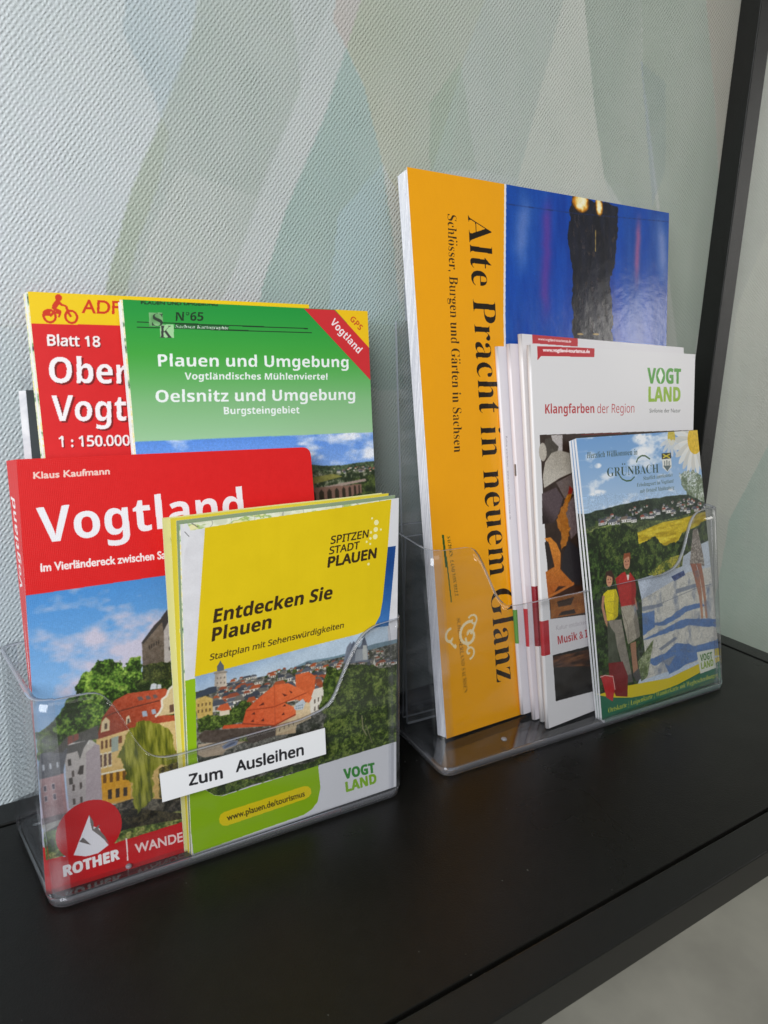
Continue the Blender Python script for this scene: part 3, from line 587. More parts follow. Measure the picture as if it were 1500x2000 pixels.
# ---- green walking map
def art_green_map():
    c = Canvas(2.5, -.6, 17, 24, 52, '2f9634')
    g = ramp([(0, 'a2c8a0'), (.3, '80b87e'), (.62, '3fa33c'), (1, '12903a')])
    b0 = 16.2; c.poly([(2, 0), (18, 0), (18, 24), (2, 24)], lambda a, b: g((b - b0) / 6.5))
    c.poly([(3.52,16.61),(4.11,16.59),(15.31,16.54),(15.99,16.53),(14.76,-4.13),(1.27,0.37)], cloudy(3, 12, 17, 'c3d3f0', '4f84d8', 'e6eaf4', .52, 1.1, .5))
    c.poly([(2, -1), (18, -1), (18, 11), (2, 11)], leafy(2, '1f2c18', '3d4a2c', '6a7c48', 3))
    c.poly([(11.20,15.16),(11.85,15.16),(12.59,15.05),(13.56,15.02),(14.36,15.09),(15.38,15.12),(14.24,-3.96),(10.04,-2.56)], leafy(6, '2a3828', '43543a', '5c6c4c', 3))
    c.poly([(11.18,14.82),(15.36,14.76),(14.24,-3.96),(10.04,-2.56)], leafy(8, '1f2c18', '3d4a2c', '8a8c78', 6))
    little_houses(c, [(12.85,14.61),(15.25,14.58),(15.21,14.86),(13.07,14.91)], 34, .12, 3, ['4b4f58', '8c4a34', '6a5850'], ['d9d4c8', 'c9c2b4'])
    c.poly([(11.62,14.53),(13.05,14.64),(13.53,14.48),(11.69,14.18)], grained('7c7a3c', 4, .08)); c.poly([(14.01,14.35),(15.45,14.52),(15.35,12.79),(11.81,13.12),(13.97,13.55)], leafy(9, '1c2812', '33421c', '54622e', 5), rough=.1)
    c.line([(11.81,13.92),(13.21,14.08),(14.76,14.23)], .13, '9c8a80')
    for p, w, h in (((11.93,13.55), .30, .8), ((12.36,13.58), .30, .75), ((12.77,13.61), .28, .7), ((13.16,13.66), .26, .62), ((13.53,13.72), .22, .52), ((13.85,13.78), .18, .42), ((14.13,13.85), .15, .34), ((14.37,13.90), .12, .26)):
        c.poly([(p[0] - w / 2 - .07, p[1] - .3), (p[0] + w / 2 + .07, p[1] - .3), (p[0] + w / 2 + .07, p[1] + h * .62), (p[0] - w / 2 - .07, p[1] + h * .62)], '7d5f52')
        c.poly([(p[0] - w / 2 + .02, p[1] - .3), (p[0] + w / 2 - .02, p[1] - .3), (p[0] + w / 2 - .02, p[1] + h * .28), (p[0], p[1] + h * .5), (p[0] - w / 2 + .02, p[1] + h * .28)], '2c2418')
    c.soften([(3.52,16.61),(15.31,16.54),(15.71,11.84),(3.25,13.16)], .02, .05)
    c.poly([(12.04,22.36),(13.58,22.37),(15.40,20.63),(15.79,20.19),(15.70,18.72),(15.31,19.08)], 'cc2a30'); c.poly([(13.56,22.42),(15.72,22.45),(15.69,20.28)], 'eec00c')
    c.text('Vogtland', ((13.31,21.75), (14.72,20.33), (13.58,22.00)), 'f4ecee', cap=.714, style='sb')
    c.text('GPS', ((14.36,21.94), (14.87,21.43), (14.57,22.14)), 'c8501c', cap=.714, style='sb')
    c.line([(4.55,21.50),(12.18,21.45)], .045, '14381c'); c.line([(4.54,21.29),(12.37,21.26)], .045, '14381c')
    c.poly([(5.06,21.89),(5.62,21.92),(5.60,21.37),(5.04,21.33)], lambda a, b: ramp([(0, '3f7a40'), (1, 'a8d8a0')])(fbm(a * 3, b * 3, 4, 2))); c.poly([(5.48,21.42),(6.04,21.44),(6.02,20.88),(5.45,20.88)], 'a3d39c')
    c.text('S', ((5.15,21.35), (5.58,21.35), (5.21,21.88)), '2e3a30', cap=.694, style='rb', off=-.010); c.text('K', ((5.42,20.88), (5.95,20.88), (5.47,21.40)), '3a3c3a', cap=.694, style='rb', off=-.010)
    c.text('N°65', ((6.14,21.60), (7.31,21.64), (6.18,21.96)), '14301a', cap=.714, style='sb')
    c.poly([(6.10,21.45),(8.42,21.47),(8.41,21.30),(6.09,21.29)], '1c5c28'); c.text('Sachsen Kartographie', ((6.12,21.30), (8.39,21.31), (6.14,21.44)), 'e6f0e6', cap=.694, style='rb', off=-.010)
    c.text('PLAUEN UND UMGEBUNG', ((4.78,22.23), (7.99,22.30), (4.79,22.35)), '143c1c', bold=.01)
    c.text('Plauen und Umgebung', ((5.28,19.69), (14.17,19.68), (5.30,20.19)), 'eef2f2', cap=.714, style='sb')
    c.text('Vogtländisches Mühlenviertel', ((6.34,19.14), (13.02,19.10), (6.36,19.43)), 'eef2f2', cap=.714, style='sb')
    c.text('Oelsnitz und Umgebung', ((5.07,18.20), (14.43,18.12), (5.09,18.70)), 'eef2f2', cap=.714, style='sb')
    c.text('Burgsteingebiet', ((7.94,17.62), (11.50,17.56), (7.95,17.93)), 'eef2f2', cap=.714, style='sb')
    return c
# ---- red and yellow cycling map
def art_bike_map():
    c = Canvas(-.3, -.6, 13.8, 24, 44, 'c81c20')
    c.poly([(-1, 0), (14, 0), (14, 24), (-1, 24)], grained('d61e22', 2, .012, 2))
    c.poly([(0.29,21.27),(0.70,21.30),(3.93,21.34),(14.16,21.40),(14.32,23.99),(0.41,22.79)], 'edc80a')
    red = 'cc3312'
    wr = math.dist((1.35,21.62), (2.14,21.62)) * .33
    for p, r in (((1.35,21.62), wr), ((2.14,21.62), wr)): c.disc(p, r, red, r * 1.1); c.disc(p, r - .09, 'edc80a', r * 1.1 - .09)
    c.disc((1.73,22.36), .13, red)
    c.poly([(1.49,22.08),(1.62,22.26),(1.74,22.27),(1.84,22.12),(1.99,22.07),(1.98,22.01),(1.81,22.04),(1.73,22.09),(1.63,21.94),(1.79,21.85),(1.80,21.79),(1.72,21.59),(1.65,21.59),(1.70,21.78),(1.53,21.84),(1.45,21.93)], red)
    c.poly([(1.11,21.79),(1.26,21.89),(1.38,21.89),(1.40,21.77),(1.34,21.64),(1.16,21.61)], red); c.line([(1.36,21.62),(1.53,21.78),(1.70,21.75)], .09, red); c.line([(1.98,22.04),(2.04,21.81),(2.13,21.62)], .09, red)
    c.text('ADFC', ((2.55,21.79), (4.53,21.79), (2.61,22.33)), red, bold=.012)
    for t, p in (('Blatt 18', ((1.19,20.47), (3.13,20.45), (1.21,20.88))), ('1 : 150.000', ((1.29,16.44), (3.98,16.37), (1.30,16.86)))):
        c.text(t, [(q[0] + .04, q[1] - .04) for q in p], '7a1414', cap=.714, bold=.012, style='s'); c.text(t, p, 'f3eded', cap=.714, bold=.018, style='s')
    for t, p in (('Ober', ((1.12,19.00), (4.10,18.94), (1.19,20.01))), ('Vogt', ((1.09,17.47), (3.93,17.41), (1.16,18.50)))):
        c.text(t, [(q[0] + .07, q[1] - .07) for q in p], '7a1414', cap=.714, style='sb'); c.text(t, p, 'f3eff2', cap=.714, style='sb')
    return c
# ---- big orange and blue castle book
def art_castle_book():
    c = Canvas(-.3, -.4, 21.6, 30.4, 44, 'e69c06')
    c.poly([(-1, -1), (22, -1), (22, 31), (-1, 31)], grained('f2a503', 2, .006, 1))
    x = 8.3
    A = (5.78,29.55); B = (5.28,21.62)
    tl, bl = (-0.63,29.51), (-0.04,0.10)
    left = lambda b: bl[0] + (tl[0] - bl[0]) * (b - bl[1]) / (tl[1] - bl[1])
    X = lambda b: left(b) + np.interp(b, [0, 14, 21.57, 31], [5.75, 5.7, 5.73, 6.5])
    edge = [(float(X(b)), b) for b in np.linspace(-1, 31, 20)]
    blue = ramp([(0, '06358e'), (.35, '0b48ac'), (.6, '174ca2'), (1, '203f8e')])
    c.poly(edge + [(22, 31), (22, -1)], lambda a, b: blue(fbm(a * .5, b * .08, 3, 3)) + (fbm(a * 3, b * .5, 8, 4)[..., None] - .5) * .10)
    c.line(edge, .13, 'e8e6ea')
    def streak(p0, p1, w, colr, al, seed):
        (xa, ya), (xb, yb) = p0, p1
        def af(a, b):
            t = (b - ya) / (yb - ya); xc = xa + (xb - xa) * t + (fbm(b * 1.3, b * 0, seed, 2) - .5) * w * .5
            return np.exp(-((a - xc) / w) ** 2) * al * np.clip((b - yb) / 2, 0, 1) * np.clip((ya - b) / 1.5, 0, 1)
        c.poly([(xa - 3 * w, ya), (xa + 3 * w, ya), (xb + 3 * w, yb), (xb - 3 * w, yb)], colr, alpha=af)
    streak((7.21,29.50), ((6.56,24.47)), .55, '7088c8', .7, 3)
    streak((8.93,29.56), (8.28,21.71), .42, '6a3a98', .75, 5)
    streak((16.67,29.46), (16.16,24.11), .26, 'b06090', .8, 7)
    streak((18.56,29.44), ((19.15,24.52)), .5, '8a98cc', .75, 9)  # pale streak at the right edge: a reflection painted into the cover colour
    c.poly([(10.72,29.43),(14.71,29.45),(14.48,26.63),(13.92,25.29),(13.96,21.50),(13.47,14.64),(10.23,14.83),(10.49,21.54),(10.67,25.18),(10.28,27.06),(10.58,28.21)], lambda a, b: hexc('0d0e13') + (fbm(a * 3, b * .6, 12, 4)[..., None]) * np.array([.10, .11, .16]) + (fbm(a * 7, b * 3, 15, 4) > .66)[..., None] * np.array([.20, .13, .05]) * .5, rough=.22, rs=2.2, seed=4)
    glow = ramp([(0, '3a2408'), (.45, 'd98a1a'), (.7, 'ffe9a0'), (1, 'fff8da')])
    def lamp(p, rx, ry):
        def f(a, b):
            d = ((a - p[0]) / rx) ** 2 + ((b - p[1]) / ry) ** 2 + (fbm(a * 4, b * 4, 5, 3) - .5) * .8
            return glow(1 - d)
        c.disc(p, rx, f, ry)
    lamp((11.52,29.27), .72, .62); lamp((13.07,29.22), .34, .62)
    c.line([(12.70,27.81),(12.64,26.54)], .06, 'b89a50')
    for q in ((11.15,21.65), (12.49,21.68)): c.disc(q, .28, 'b89a60', .06)
    c.line([(5.79,28.48),(10.76,28.56),(19.52,28.99)], .03, '203060')
    c.soften(edge + [(22, 31), (22, -1)], .02, .04); c.line(edge, .13, 'e8e6ea')
    c.text('Alte Pracht in neuem Glanz', ((3.07,27.60), (3.57,2.30), (4.66,27.56)), '1d1408', cap=.694, style='rb', off=-.010)
    c.text('Schlösser, Burgen und Gärten in Sachsen', ((1.75,27.50), (1.45,15.25), (2.32,27.49)), '3a2808', cap=.694, style='rb', off=-.010)
    c.poly([(0.38,11.01),(0.51,10.98),(0.64,9.27),(0.50,9.26)], '2c5416'); c.line([(0.59,9.81),(0.77,7.34)], .07, '35601c')
    c.text('SACHSEN.  LAND VON WELT.', ((0.70,10.88), (1.03,7.58), (0.93,10.85)), '4a4a10', style='rb', cap=.694, off=-.010)
    c.text('SCHLÖSSERLAND SACHSEN', ((1.05,6.42), (1.28,2.28), (1.31,6.39)), '7a5210', style='rb', cap=.694, off=-.010)
    w = 'f6e2b4'
    swirl(c, (1.83,5.38), .75, 1.3, 1.2, .17, w); swirl(c, (2.16,6.10), .36, 1.1, 2.6, .12, w, -1); swirl(c, (1.79,4.44), .4, 1.1, -1.6, .12, w)
    c.line([(2.32,5.98),(2.15,5.65),(1.93,5.40)], .14, w); c.line([(1.57,5.27),(1.69,4.83),(1.80,4.59)], .13, w)
    swirl(c, (0.63,5.46), .5, .7, 1.5, .15, w); c.line([(0.48,5.33),(0.71,5.04),(0.91,4.83)], .12, w); c.poly([(0.86,5.09),(0.98,4.94),(0.87,4.79),(0.78,4.98)], w)
    return c
# ---- white brochures
def brochure_spine_blocks(c, b0, b1, colr, a):
    c.poly([(-1.5, b0), (a + .06, b0), (a + .06, b1), (-1.5, b1)], colr)
def art_sound():
    c = Canvas(-1.5, -.5, 15.3, 21.8, 56, 'e2e0e2')
    red = 'bd2430'
    c.poly([(0.40,20.91),(4.78,20.89),(4.73,20.37),(0.66,20.40),(0.38,20.17)], red)
    c.text('www.vogtland-tourismus.de', ((0.80,20.64), (4.37,20.60), (0.81,20.82)), 'f5dadc', bold=.02)
    c.text('Klangfarben', ((0.79,17.33), (4.58,17.24), (0.80,17.83)), 'b63238', cap=.714, style='sb')
    c.text('der Region', ((4.82,17.22), (7.97,17.16), (4.85,17.73)), 'b8484c', cap=.714, style='s')
    vogtland_mark(c, ((9.24,18.87), (12.37,18.82), (9.28,19.76)), ((9.29,17.78), (12.28,17.73), (9.33,18.63)), '4a9a30', '8db422', .03)
    c.poly([(10.48,19.75),(10.72,19.32),(10.44,18.85),(10.20,19.32)], 'f2f4ee'); c.text('Sinfonie der Natur', ((9.34,17.11), (12.28,17.03), (9.35,17.35)), '5a5c5a')
    # picture of carved figures
    c.poly([(0.32,16.20),(6.88,16.04),(13.59,15.87), (13.51,0.88),(3.60,1.29),(0.61,1.44)], grained('33251e', 3, .05, 3))
    c.poly([(1.14,16.15),(2.02,16.12),(1.97,15.22),(1.44,15.29)], 'b9b2b0'); c.poly([(3.42,16.10),(6.79,16.03),(6.79,15.96),(3.42,16.03)], '6a1c18')
    c.poly([(0.43,14.97),(0.72,15.97),(1.07,16.00),(1.69,15.49),(1.55,15.12),(0.66,14.92)], grained('4a443c', 3, .08, 6)); c.disc((0.50,15.27), .28, 'b8b0a4', .5)
    c.poly([(0.48,13.31),(0.42,13.96),(0.64,14.71),(1.14,15.18),(1.73,15.29),(2.68,15.05),(2.81,14.03),(1.70,13.77)], shade('a79f93', 'c2bbb0', (1.67,15.24), (0.73,13.33), 3, .04, 2))
    c.poly([(0.31,13.03),(1.38,13.28),(1.88,12.63),(1.47,11.80),(1.09,11.36),(0.24,11.37)], shade('241818', '54464a', (0.29,11.75), (0.78,12.21), 4, .04))
    c.poly([(1.39,13.54),(2.62,13.92),(2.74,12.81),(2.00,12.61)], grained('6a5c58', 4, .06)); c.poly([(1.97,12.09),(2.73,12.72),(3.11,10.73),(2.35,10.29)], grained('6d5c5c', 6, .08))
    c.poly([(2.62,12.95),(2.13,12.78),(1.86,12.28),(1.47,11.80),(1.31,11.12),(1.64,10.73),(1.53,9.78),(1.96,9.99),(2.32,10.83),(2.17,11.37),(2.07,11.82),(2.35,12.41)], grained('a8661c', 5, .10, 6), rough=.14, rs=5)
    c.poly([(2.40,13.28),(2.66,13.08),(2.56,12.83),(2.25,12.81)], '8c2418')
    c.poly([(0.34,10.59),(0.80,10.59),(1.25,10.17),(1.52,9.61),(1.43,8.74),(2.45,7.84),(2.38,7.67),(1.21,7.42),(0.43,7.24),(0.32,8.74),(1.00,8.94),(0.88,9.44),(0.67,10.25)], shade('a4561e', 'd0822e', (0.51,7.58), (1.13,10.10), 7, .08))
    c.poly([(0.35,10.37),(0.62,10.38),(0.90,9.26),(0.49,8.88)], '2b2422'); c.poly([(1.70,9.59),(2.22,10.22),(3.05,9.58),(2.94,7.62),(2.50,7.69),(1.52,8.64)], '2a2629')
    c.poly([(1.23,7.81),(3.06,7.51),(3.03,7.07),(0.48,7.15)], '3a2218'); c.line([(0.43,7.33),(1.46,7.55),(2.45,7.79)], .16, 'b4672a')
    c.poly([(0.54,7.24),(3.29,7.22),(3.22,5.96),(0.56,6.10)], grained('96581e', 8, .10, 4)); c.poly([(1.06,6.97),(2.40,7.01),(2.13,6.61),(1.16,6.65)], '3a2416'); c.poly([(1.13,6.17),(1.39,6.34),(2.36,6.32),(2.47,6.06)], '2a1a12')
    c.poly([(0.42,6.10),(6.23,5.56),(6.14,3.92),(0.56,4.06)], 'dddadd')
    c.text('Kultur entdecken', ((0.92,5.39), (3.31,5.29), (0.90,5.66)), 'b9b2b8')
    c.text('Musik & I', ((1.00,4.58), (3.32,4.52), (0.97,5.03)), 'b8242e', cap=.714, style='sb')
    c.poly([(0.56,4.06),(6.14,3.92),(6.00,1.19),(3.60,1.29),(0.61,1.44)], grained('17120f', 5, .03, 3)); c.poly([(0.55,3.98),(3.74,3.76),(4.97,2.37),(2.80,2.95),(0.55,3.37)], lambda a, b: ramp([(.3, '2a160c'), (.5, '5c3420'), (.7, '8d5a34')])(fbm(a * 1.2, b * 7, 7, 4)), alpha=.8)
    c.soften([(0.36,16.16),(6.88,16.00),(13.59,15.82), (6.23,5.61),(0.56,6.13)], .022, .08); c.soften([(0.58,4.02),(6.14,3.88),(6.00,1.29),(3.60,1.32),(0.64,1.47)], .022, .08)
    brochure_spine_blocks(c, (0.12,4.15)[1], (0.20,6.08)[1], 'b4202c', (0.31,5.26)[0])
    return c
def art_second():
    c = Canvas(-1.5, -.5, 15.6, 22, 50, 'e0dddf')
    c.poly([(1.22,21.55),(4.69,21.41),(4.66,20.93),(1.21,21.05)], 'bd343c'); c.text('www.vogtland-tourismus.de', ((1.64,21.23), (4.14,21.14), (1.66,21.37)), 'eccaca', bold=.01)
    L = (0.92,6.18)[0]; brochure_spine_blocks(c, (0.81,4.41)[1], (0.82,7.78)[1], '8c1c2a', L); c.poly([(2.6, 2.2), (15, 2.2), (15, 16.2), (2.6, 16.2)], grained('3b3f36', 3, .10, 2))
    return c
def art_third():
    c = Canvas(-1.5, -.5, 15.6, 22, 40, 'e3dce2')
    L = (0.68,5.56)[0]; brochure_spine_blocks(c, (0.79,4.28)[1], (0.73,6.42)[1], 'c02030', L); c.poly([(2.6, 2.2), (15, 2.2), (15, 16.2), (2.6, 16.2)], grained('6a5a48', 3, .10, 2)); return c
def art_fourth():
    c = Canvas(-1.5, -.5, 15.6, 22, 50, 'e4e0e6')
    L = (0.89,5.48)[0]; brochure_spine_blocks(c, (0.97,4.38)[1], (0.86,6.30)[1], '5a9a3a', L)
    c.text('Kultur entdecken   www.vogtland-tourismus.de', ((L - .14, 16.0), (L - .14, 11.4), (L - .02, 16.0)), '9a96a0')
    c.poly([(2.6, 2.2), (15, 2.2), (15, 16.2), (2.6, 16.2)], grained('5a6a48', 3, .10, 2)); return c
# ---- village leaflet
def art_village():
    c = Canvas(-.5, -.5, 12.2, 17, 66, 'b0c8e0')
    c.poly([(-1, -1), (13, -1), (13, 17), (-1, 17)], lambda a, b: ramp([(0, 'c8d6e6'), (1, '6a9ad0')])((b - 10) / 6.2) + 0 * a[..., None])
    c.poly([(-1, 9), (13, 9), (13, 17), (-1, 17)], 'f0f2f6', alpha=lambda a, b: np.clip((fbm(a * .9, b * 1.6, 6, 5) - .56) * 4, 0, .8))
    for p, rx, ry in (((4.30,15.72), .75, .32), ((4.25,14.97), .9, .25), ((0.52,14.38), .25, .12), ((0.39,12.87), .6, .14)):
        c.disc(p, rx * 1.3, 'eef1f6', ry * 1.4, alpha=lambda a, b: np.clip((1 - ((a - p[0]) / rx / 1.3) ** 2 - ((b - p[1]) / ry / 1.4) ** 2) * 1.6 * fbm(a * 3, b * 5, 3, 3) * 1.5, 0, 1))
    # daisies
    D = (9.08,15.41)
    for k in range(14):
        a = math.radians(150 + k * 14); c.disc((D[0] + 1.25 * math.cos(a), D[1] + 1.3 * math.sin(a)), .85, 'e4e2dc' if k % 2 else 'cfccc4', .22, a, alpha=.9)
    c.disc(D, .72, grained('d9b21c', 5, .1, 8), .9); c.disc((6.86,15.67), .35, grained('c9b43c', 4, .1, 8), .5)
    for k in range(6):
        a = math.radians(200 + k * 24); q = (6.86,15.57); c.disc((q[0] + .6 * math.cos(a), q[1] + .6 * math.sin(a)), .5, 'd4d4d2', .13, a, alpha=.8)
    c.poly([(7.44,13.45),(8.49,13.56),(9.55,13.20),(9.99,12.47),(9.93,10.50),(9.16,10.77),(8.43,11.82),(7.71,12.66)], leafy(5, '5c6a44', '93a080', 'd8dcd6', 7), rough=.2, rs=4, alpha=.85)
    # hills, village, field
    c.poly([(-0.63,11.79),(0.60,11.93),(2.39,12.02),(4.54,12.14),(6.52,12.14),(8.29,12.05),(10.11,11.37),(12.70,11.02),(12.57,6.30),(-0.80,8.31)], leafy(7, '1f2c22', '2c3c2c', '3d4c38', 4), rough=.06)
    c.poly([(-0.67,11.01),(1.32,11.14),(3.68,10.98),(5.89,10.74),(10.10,10.98),(12.69,10.82),(12.57,6.30),(-0.80,8.31)], leafy(9, '3c4a2e', '5c6a40', '7d8650', 4))
    little_houses(c, [(-0.43,10.90),(10.10,10.88),(8.43,11.82),(1.60,11.65)], 95, .26, 4, ['4b4f58', '5a5f69', '7a6a60', '8c4a3c'], ['dfe0e2', 'd0cec8', 'eceae6'])
    c.poly([(-0.19,10.87),(1.32,11.01),(1.57,10.85),(0.05,10.73)], '93a060')
    c.poly([(3.52,10.26),(4.48,10.42),(5.89,10.64),(7.34,10.63),(9.01,10.79),(10.41,10.89),(10.39,10.25),(7.61,9.77),(6.99,9.07),(4.99,9.24),(3.62,9.60)], lambda a, b: ramp([(.3, 'a58c14'), (.5, 'c2a81e'), (.7, 'd6c23c')])(fbm(a * 1.5, b * 6, 5, 4)))
    c.poly([(-1.79,7.58),(-1.64,10.78),(-0.62,10.74),(0.55,10.87),(2.35,10.94),(3.52,10.44),(3.62,9.60),(5.01,9.89),(5.84,9.22),(7.59,9.29),(8.52,9.86),(10.40,10.45),(12.68,10.41),(12.54,5.26),(6.35,7.43),(3.54,7.47),(2.97,6.81),(-0.74,6.97)], leafy(12, '1a2812', '344a20', '58692f', 4), rough=.15, rs=3)
    c.poly([(3.27,7.51),(4.93,7.59),(7.86,8.38),(9.10,8.81),(12.65,9.39),(12.45,2.14),(3.13,3.98)], shade('b9c3d2', 'c9d2dc', (4.92,7.45), (9.34,6.78), 3, .05, 2))
    c.poly([(6.24,8.40),(7.72,8.50),(7.54,7.74),(4.92,7.45),(4.37,7.67)], leafy(14, '4a5a28', '8a8c34', 'a8a040', 5), rough=.1)
    # unfolded hiking map in white and blue
    c.poly([(2.94,6.09),(6.33,6.87),(8.13,7.28),(11.60,7.28),(11.60,1.49),(8.86,1.45),(3.71,1.41),(3.13,4.18)], grained('d5d2c8', 4, .05, 3))
    for q in ([(3.46,5.53),(4.91,5.42),(4.87,4.42),(3.81,4.05),(3.42,4.60)], [(3.66,3.80),(5.22,4.07),(7.43,4.44),(10.84,3.81),(10.83,3.30),(8.16,3.90),(6.66,3.89),(4.22,3.78)], [(4.03,2.48),(5.88,2.67),(6.93,3.05),(8.89,2.46),(11.29,2.49),(11.27,1.56),(8.39,1.55),(6.12,1.25),(5.58,2.15),(4.71,2.05)], [(4.11,4.66),(5.67,4.66),(7.75,5.17),(9.29,5.20),(9.75,4.92),(7.74,4.77),(5.94,4.32)]):
        c.poly(q, grained('5e80b4', 6, .06, 3), rough=.1, rs=2)
    for q in ([(3.47,5.86),(5.56,5.74),(5.70,5.57),(3.87,5.55)], [(5.43,2.18),(6.75,2.30),(6.14,1.74)], [(6.90,6.39),(9.02,6.45),(9.17,6.23),(6.89,6.10)], [(5.18,3.01),(6.79,3.47),(6.94,3.29),(5.46,2.86)]): c.poly(q, '8b93a0')
    for q in ([(6.49,7.23),(7.68,7.44),(7.82,7.13),(6.77,6.90)],): c.poly(q, grained('3a4c7c', 5, .15, 9))
    for ya in (130, 180, 240): c.line([(5.14,5.71),(9.01,6.15), (10.91,6.16)], .03, '6d7480')
    # figure at the right: dotted dress and bare legs
    c.poly([(8.67,9.85),(9.13,9.89),(9.62,8.14),(9.75,7.42),(8.29,7.73),(8.48,8.89)], lambda a, b: np.where((vnoise(a * 20, b * 20, 3) > .55)[..., None], hexc('b9b0a4'), hexc('7d7268')))
    for q in ([(8.33,7.77),(8.87,7.70),(9.22,6.80),(9.41,5.87),(9.51,4.12),(9.32,4.11),(9.14,5.51),(8.72,6.78)], [(8.94,7.69),(9.40,7.65),(9.65,6.64),(9.81,5.60),(9.98,4.07),(9.76,4.05),(9.58,5.44),(9.28,6.69)]):
        c.poly(q, shade('a06650', 'c08c6c', (8.59,7.39), (9.90,4.68), 3, .05))
    # the walking couple
    c.poly([(-1.67,10.17),(-0.58,10.39),(1.23,8.91),(3.41,7.67),(3.76,6.22), (3.81,4.05),(4.03,2.48),(3.29,1.31),(0.13,1.31),(-1.79,2.48)], leafy(19, '14200e', '28401a', '46602a', 5))
    c.poly([(3.34,2.63),(4.78,3.67),(4.13,1.50),(3.57,1.34)], leafy(29, '5a6c38', '8a9a68', 'a8b288', 5), rough=.08)
    c.disc((2.57,8.67), .27, 'b98468', .42); c.poly([(2.26,8.85),(2.35,9.21),(2.87,9.19),(2.92,8.76),(2.73,8.99)], '8a4a2c')
    c.poly([(1.57,7.86),(2.10,8.10),(2.39,8.15),(2.61,7.75),(2.82,8.06),(3.21,7.61),(3.32,6.99),(3.18,6.03),(2.01,6.10)], grained('ad2a26', 4, .05, 4)); c.poly([(2.51,7.95),(2.75,7.91),(2.68,7.60),(2.58,7.62)], 'd8d0c8')
    c.disc((1.08,7.84), .25, 'c08a6c', .38); c.poly([(0.70,7.99),(0.82,8.38),(1.27,8.40),(1.51,7.96),(1.42,7.52),(1.31,7.99),(0.94,8.14)], '3a241c')
    c.poly([(0.54,7.13),(0.90,7.30),(1.60,7.25),(1.80,6.74),(1.71,5.66),(1.33,5.45),(0.80,5.55),(0.67,6.30)], grained('e0cc14', 4, .04, 4)); c.line([(0.57,7.04),(0.46,6.43),(0.70,5.57),(1.17,4.70)], .2, 'b98468')
    c.poly([(1.95,6.17),(3.18,6.10),(3.44,5.07),(3.57,4.10),(2.51,3.84),(2.11,5.31)], grained('a8a090', 4, .07, 6)); c.line([(3.16,6.52),(3.33,5.74)], .16, 'b07c60')
    c.poly([(0.82,5.54),(1.59,5.50),(2.10,5.03),(1.93,4.14),(1.29,4.54),(0.97,3.14),(1.88,2.94),(1.21,2.72)], '50503f'); c.poly([(0.89,5.53),(1.98,5.42),(2.32,3.88),(2.77,2.00),(2.42,1.61),(1.88,2.94),(1.41,4.33)], grained('8b8478', 4, .06, 5))
    c.poly([(0.82,5.45),(1.43,4.70),(1.75,2.97),(1.86,2.57),(0.83,2.89)], grained('4a5040', 5, .06, 5))
    c.poly([(2.69,3.85),(3.19,3.89),(3.22,3.03),(3.33,2.25),(3.52,1.83),(3.30,1.64),(2.91,1.97)], 'a87a5e'); c.poly([(2.84,1.98),(3.40,2.24),(3.60,1.53),(3.16,1.44)], '4f4c4a'); c.poly([(2.17,2.04),(2.77,2.00),(2.89,1.50),(2.28,1.54)], '5a5652')
    for p in ((2.47,8.73), (2.69,8.72), (0.98,7.90), (1.19,7.88)): c.disc(p, .035, '3a2018')
    c.line([(2.44,8.54),(2.67,8.51)], .03, '7c3a2c'); c.line([(0.97,7.72),(1.17,7.70)], .03, '8c3a30')
    c.poly([(2.91,7.93),(3.21,7.61),(3.32,6.99),(3.18,6.03),(2.87,6.04)], '7d1a18', alpha=.5); c.poly([(1.59,7.77),(1.85,7.91),(1.88,6.16),(2.01,6.10)], '7d1a18', alpha=.35)
    c.poly([(1.48,7.25),(1.80,6.74),(1.71,5.66),(1.33,5.45),(1.37,6.36)], '9a8a10', alpha=.5); c.poly([(3.21,6.04),(3.44,5.07),(3.57,4.10),(3.26,4.02),(3.04,5.14)], '6d675c', alpha=.6)
    c.line([(2.01,5.97),(2.49,4.96),(2.58,3.92)], .05, '7d776a'); c.line([(0.87,6.63),(1.64,6.54)], .03, 'a8980e'); c.line([(0.75,6.10),(1.54,5.76)], .03, 'a8980e')
    c.poly([(2.94,6.09),(6.33,6.87),(8.13,7.28),(11.60,7.28),(11.60,1.49),(8.86,1.45),(3.71,1.41),(3.13,4.18)], '8a8c88', alpha=lambda a, b: (abs(fbm(a * 1.3, b * 2.2, 23, 3) - .5) < .012) * .5)
    c.poly([(2.94,6.09),(6.33,6.87),(8.13,7.28),(11.60,7.28),(11.60,1.49),(8.86,1.45),(3.71,1.41),(3.13,4.18)], '6d7a94', alpha=lambda a, b: np.clip(fbm(a * 2.2, b * 1.2, 27, 4) - .52, 0, 1) * 2.2)
    c.soften([(-1.54,12.92),(12.72,12.04), (14.11,-0.53),(0.17,-0.54),(-1.88,0.72)], .022, .08)
    # foot bands, red bag, sticker
    c.poly([(0.01,1.43),(2.35,1.39),(6.12,1.00),(8.85,1.25),(11.43,1.32),(11.45,2.15),(14.17,2.03),(14.11,-0.53),(0.17,-0.54)], 'e0c81a')
    c.poly([(0.00,1.38),(1.14,0.97),(2.72,0.59),(4.65,0.37),(6.83,0.39),(8.83,0.64),(11.42,1.06),(14.15,1.18),(14.09,-1.18),(0.16,-0.73)], '1f6a4c')
    c.poly([(10.62,1.90),(11.44,1.86),(11.51,1.30),(10.61,1.44)], 'd9c42a')
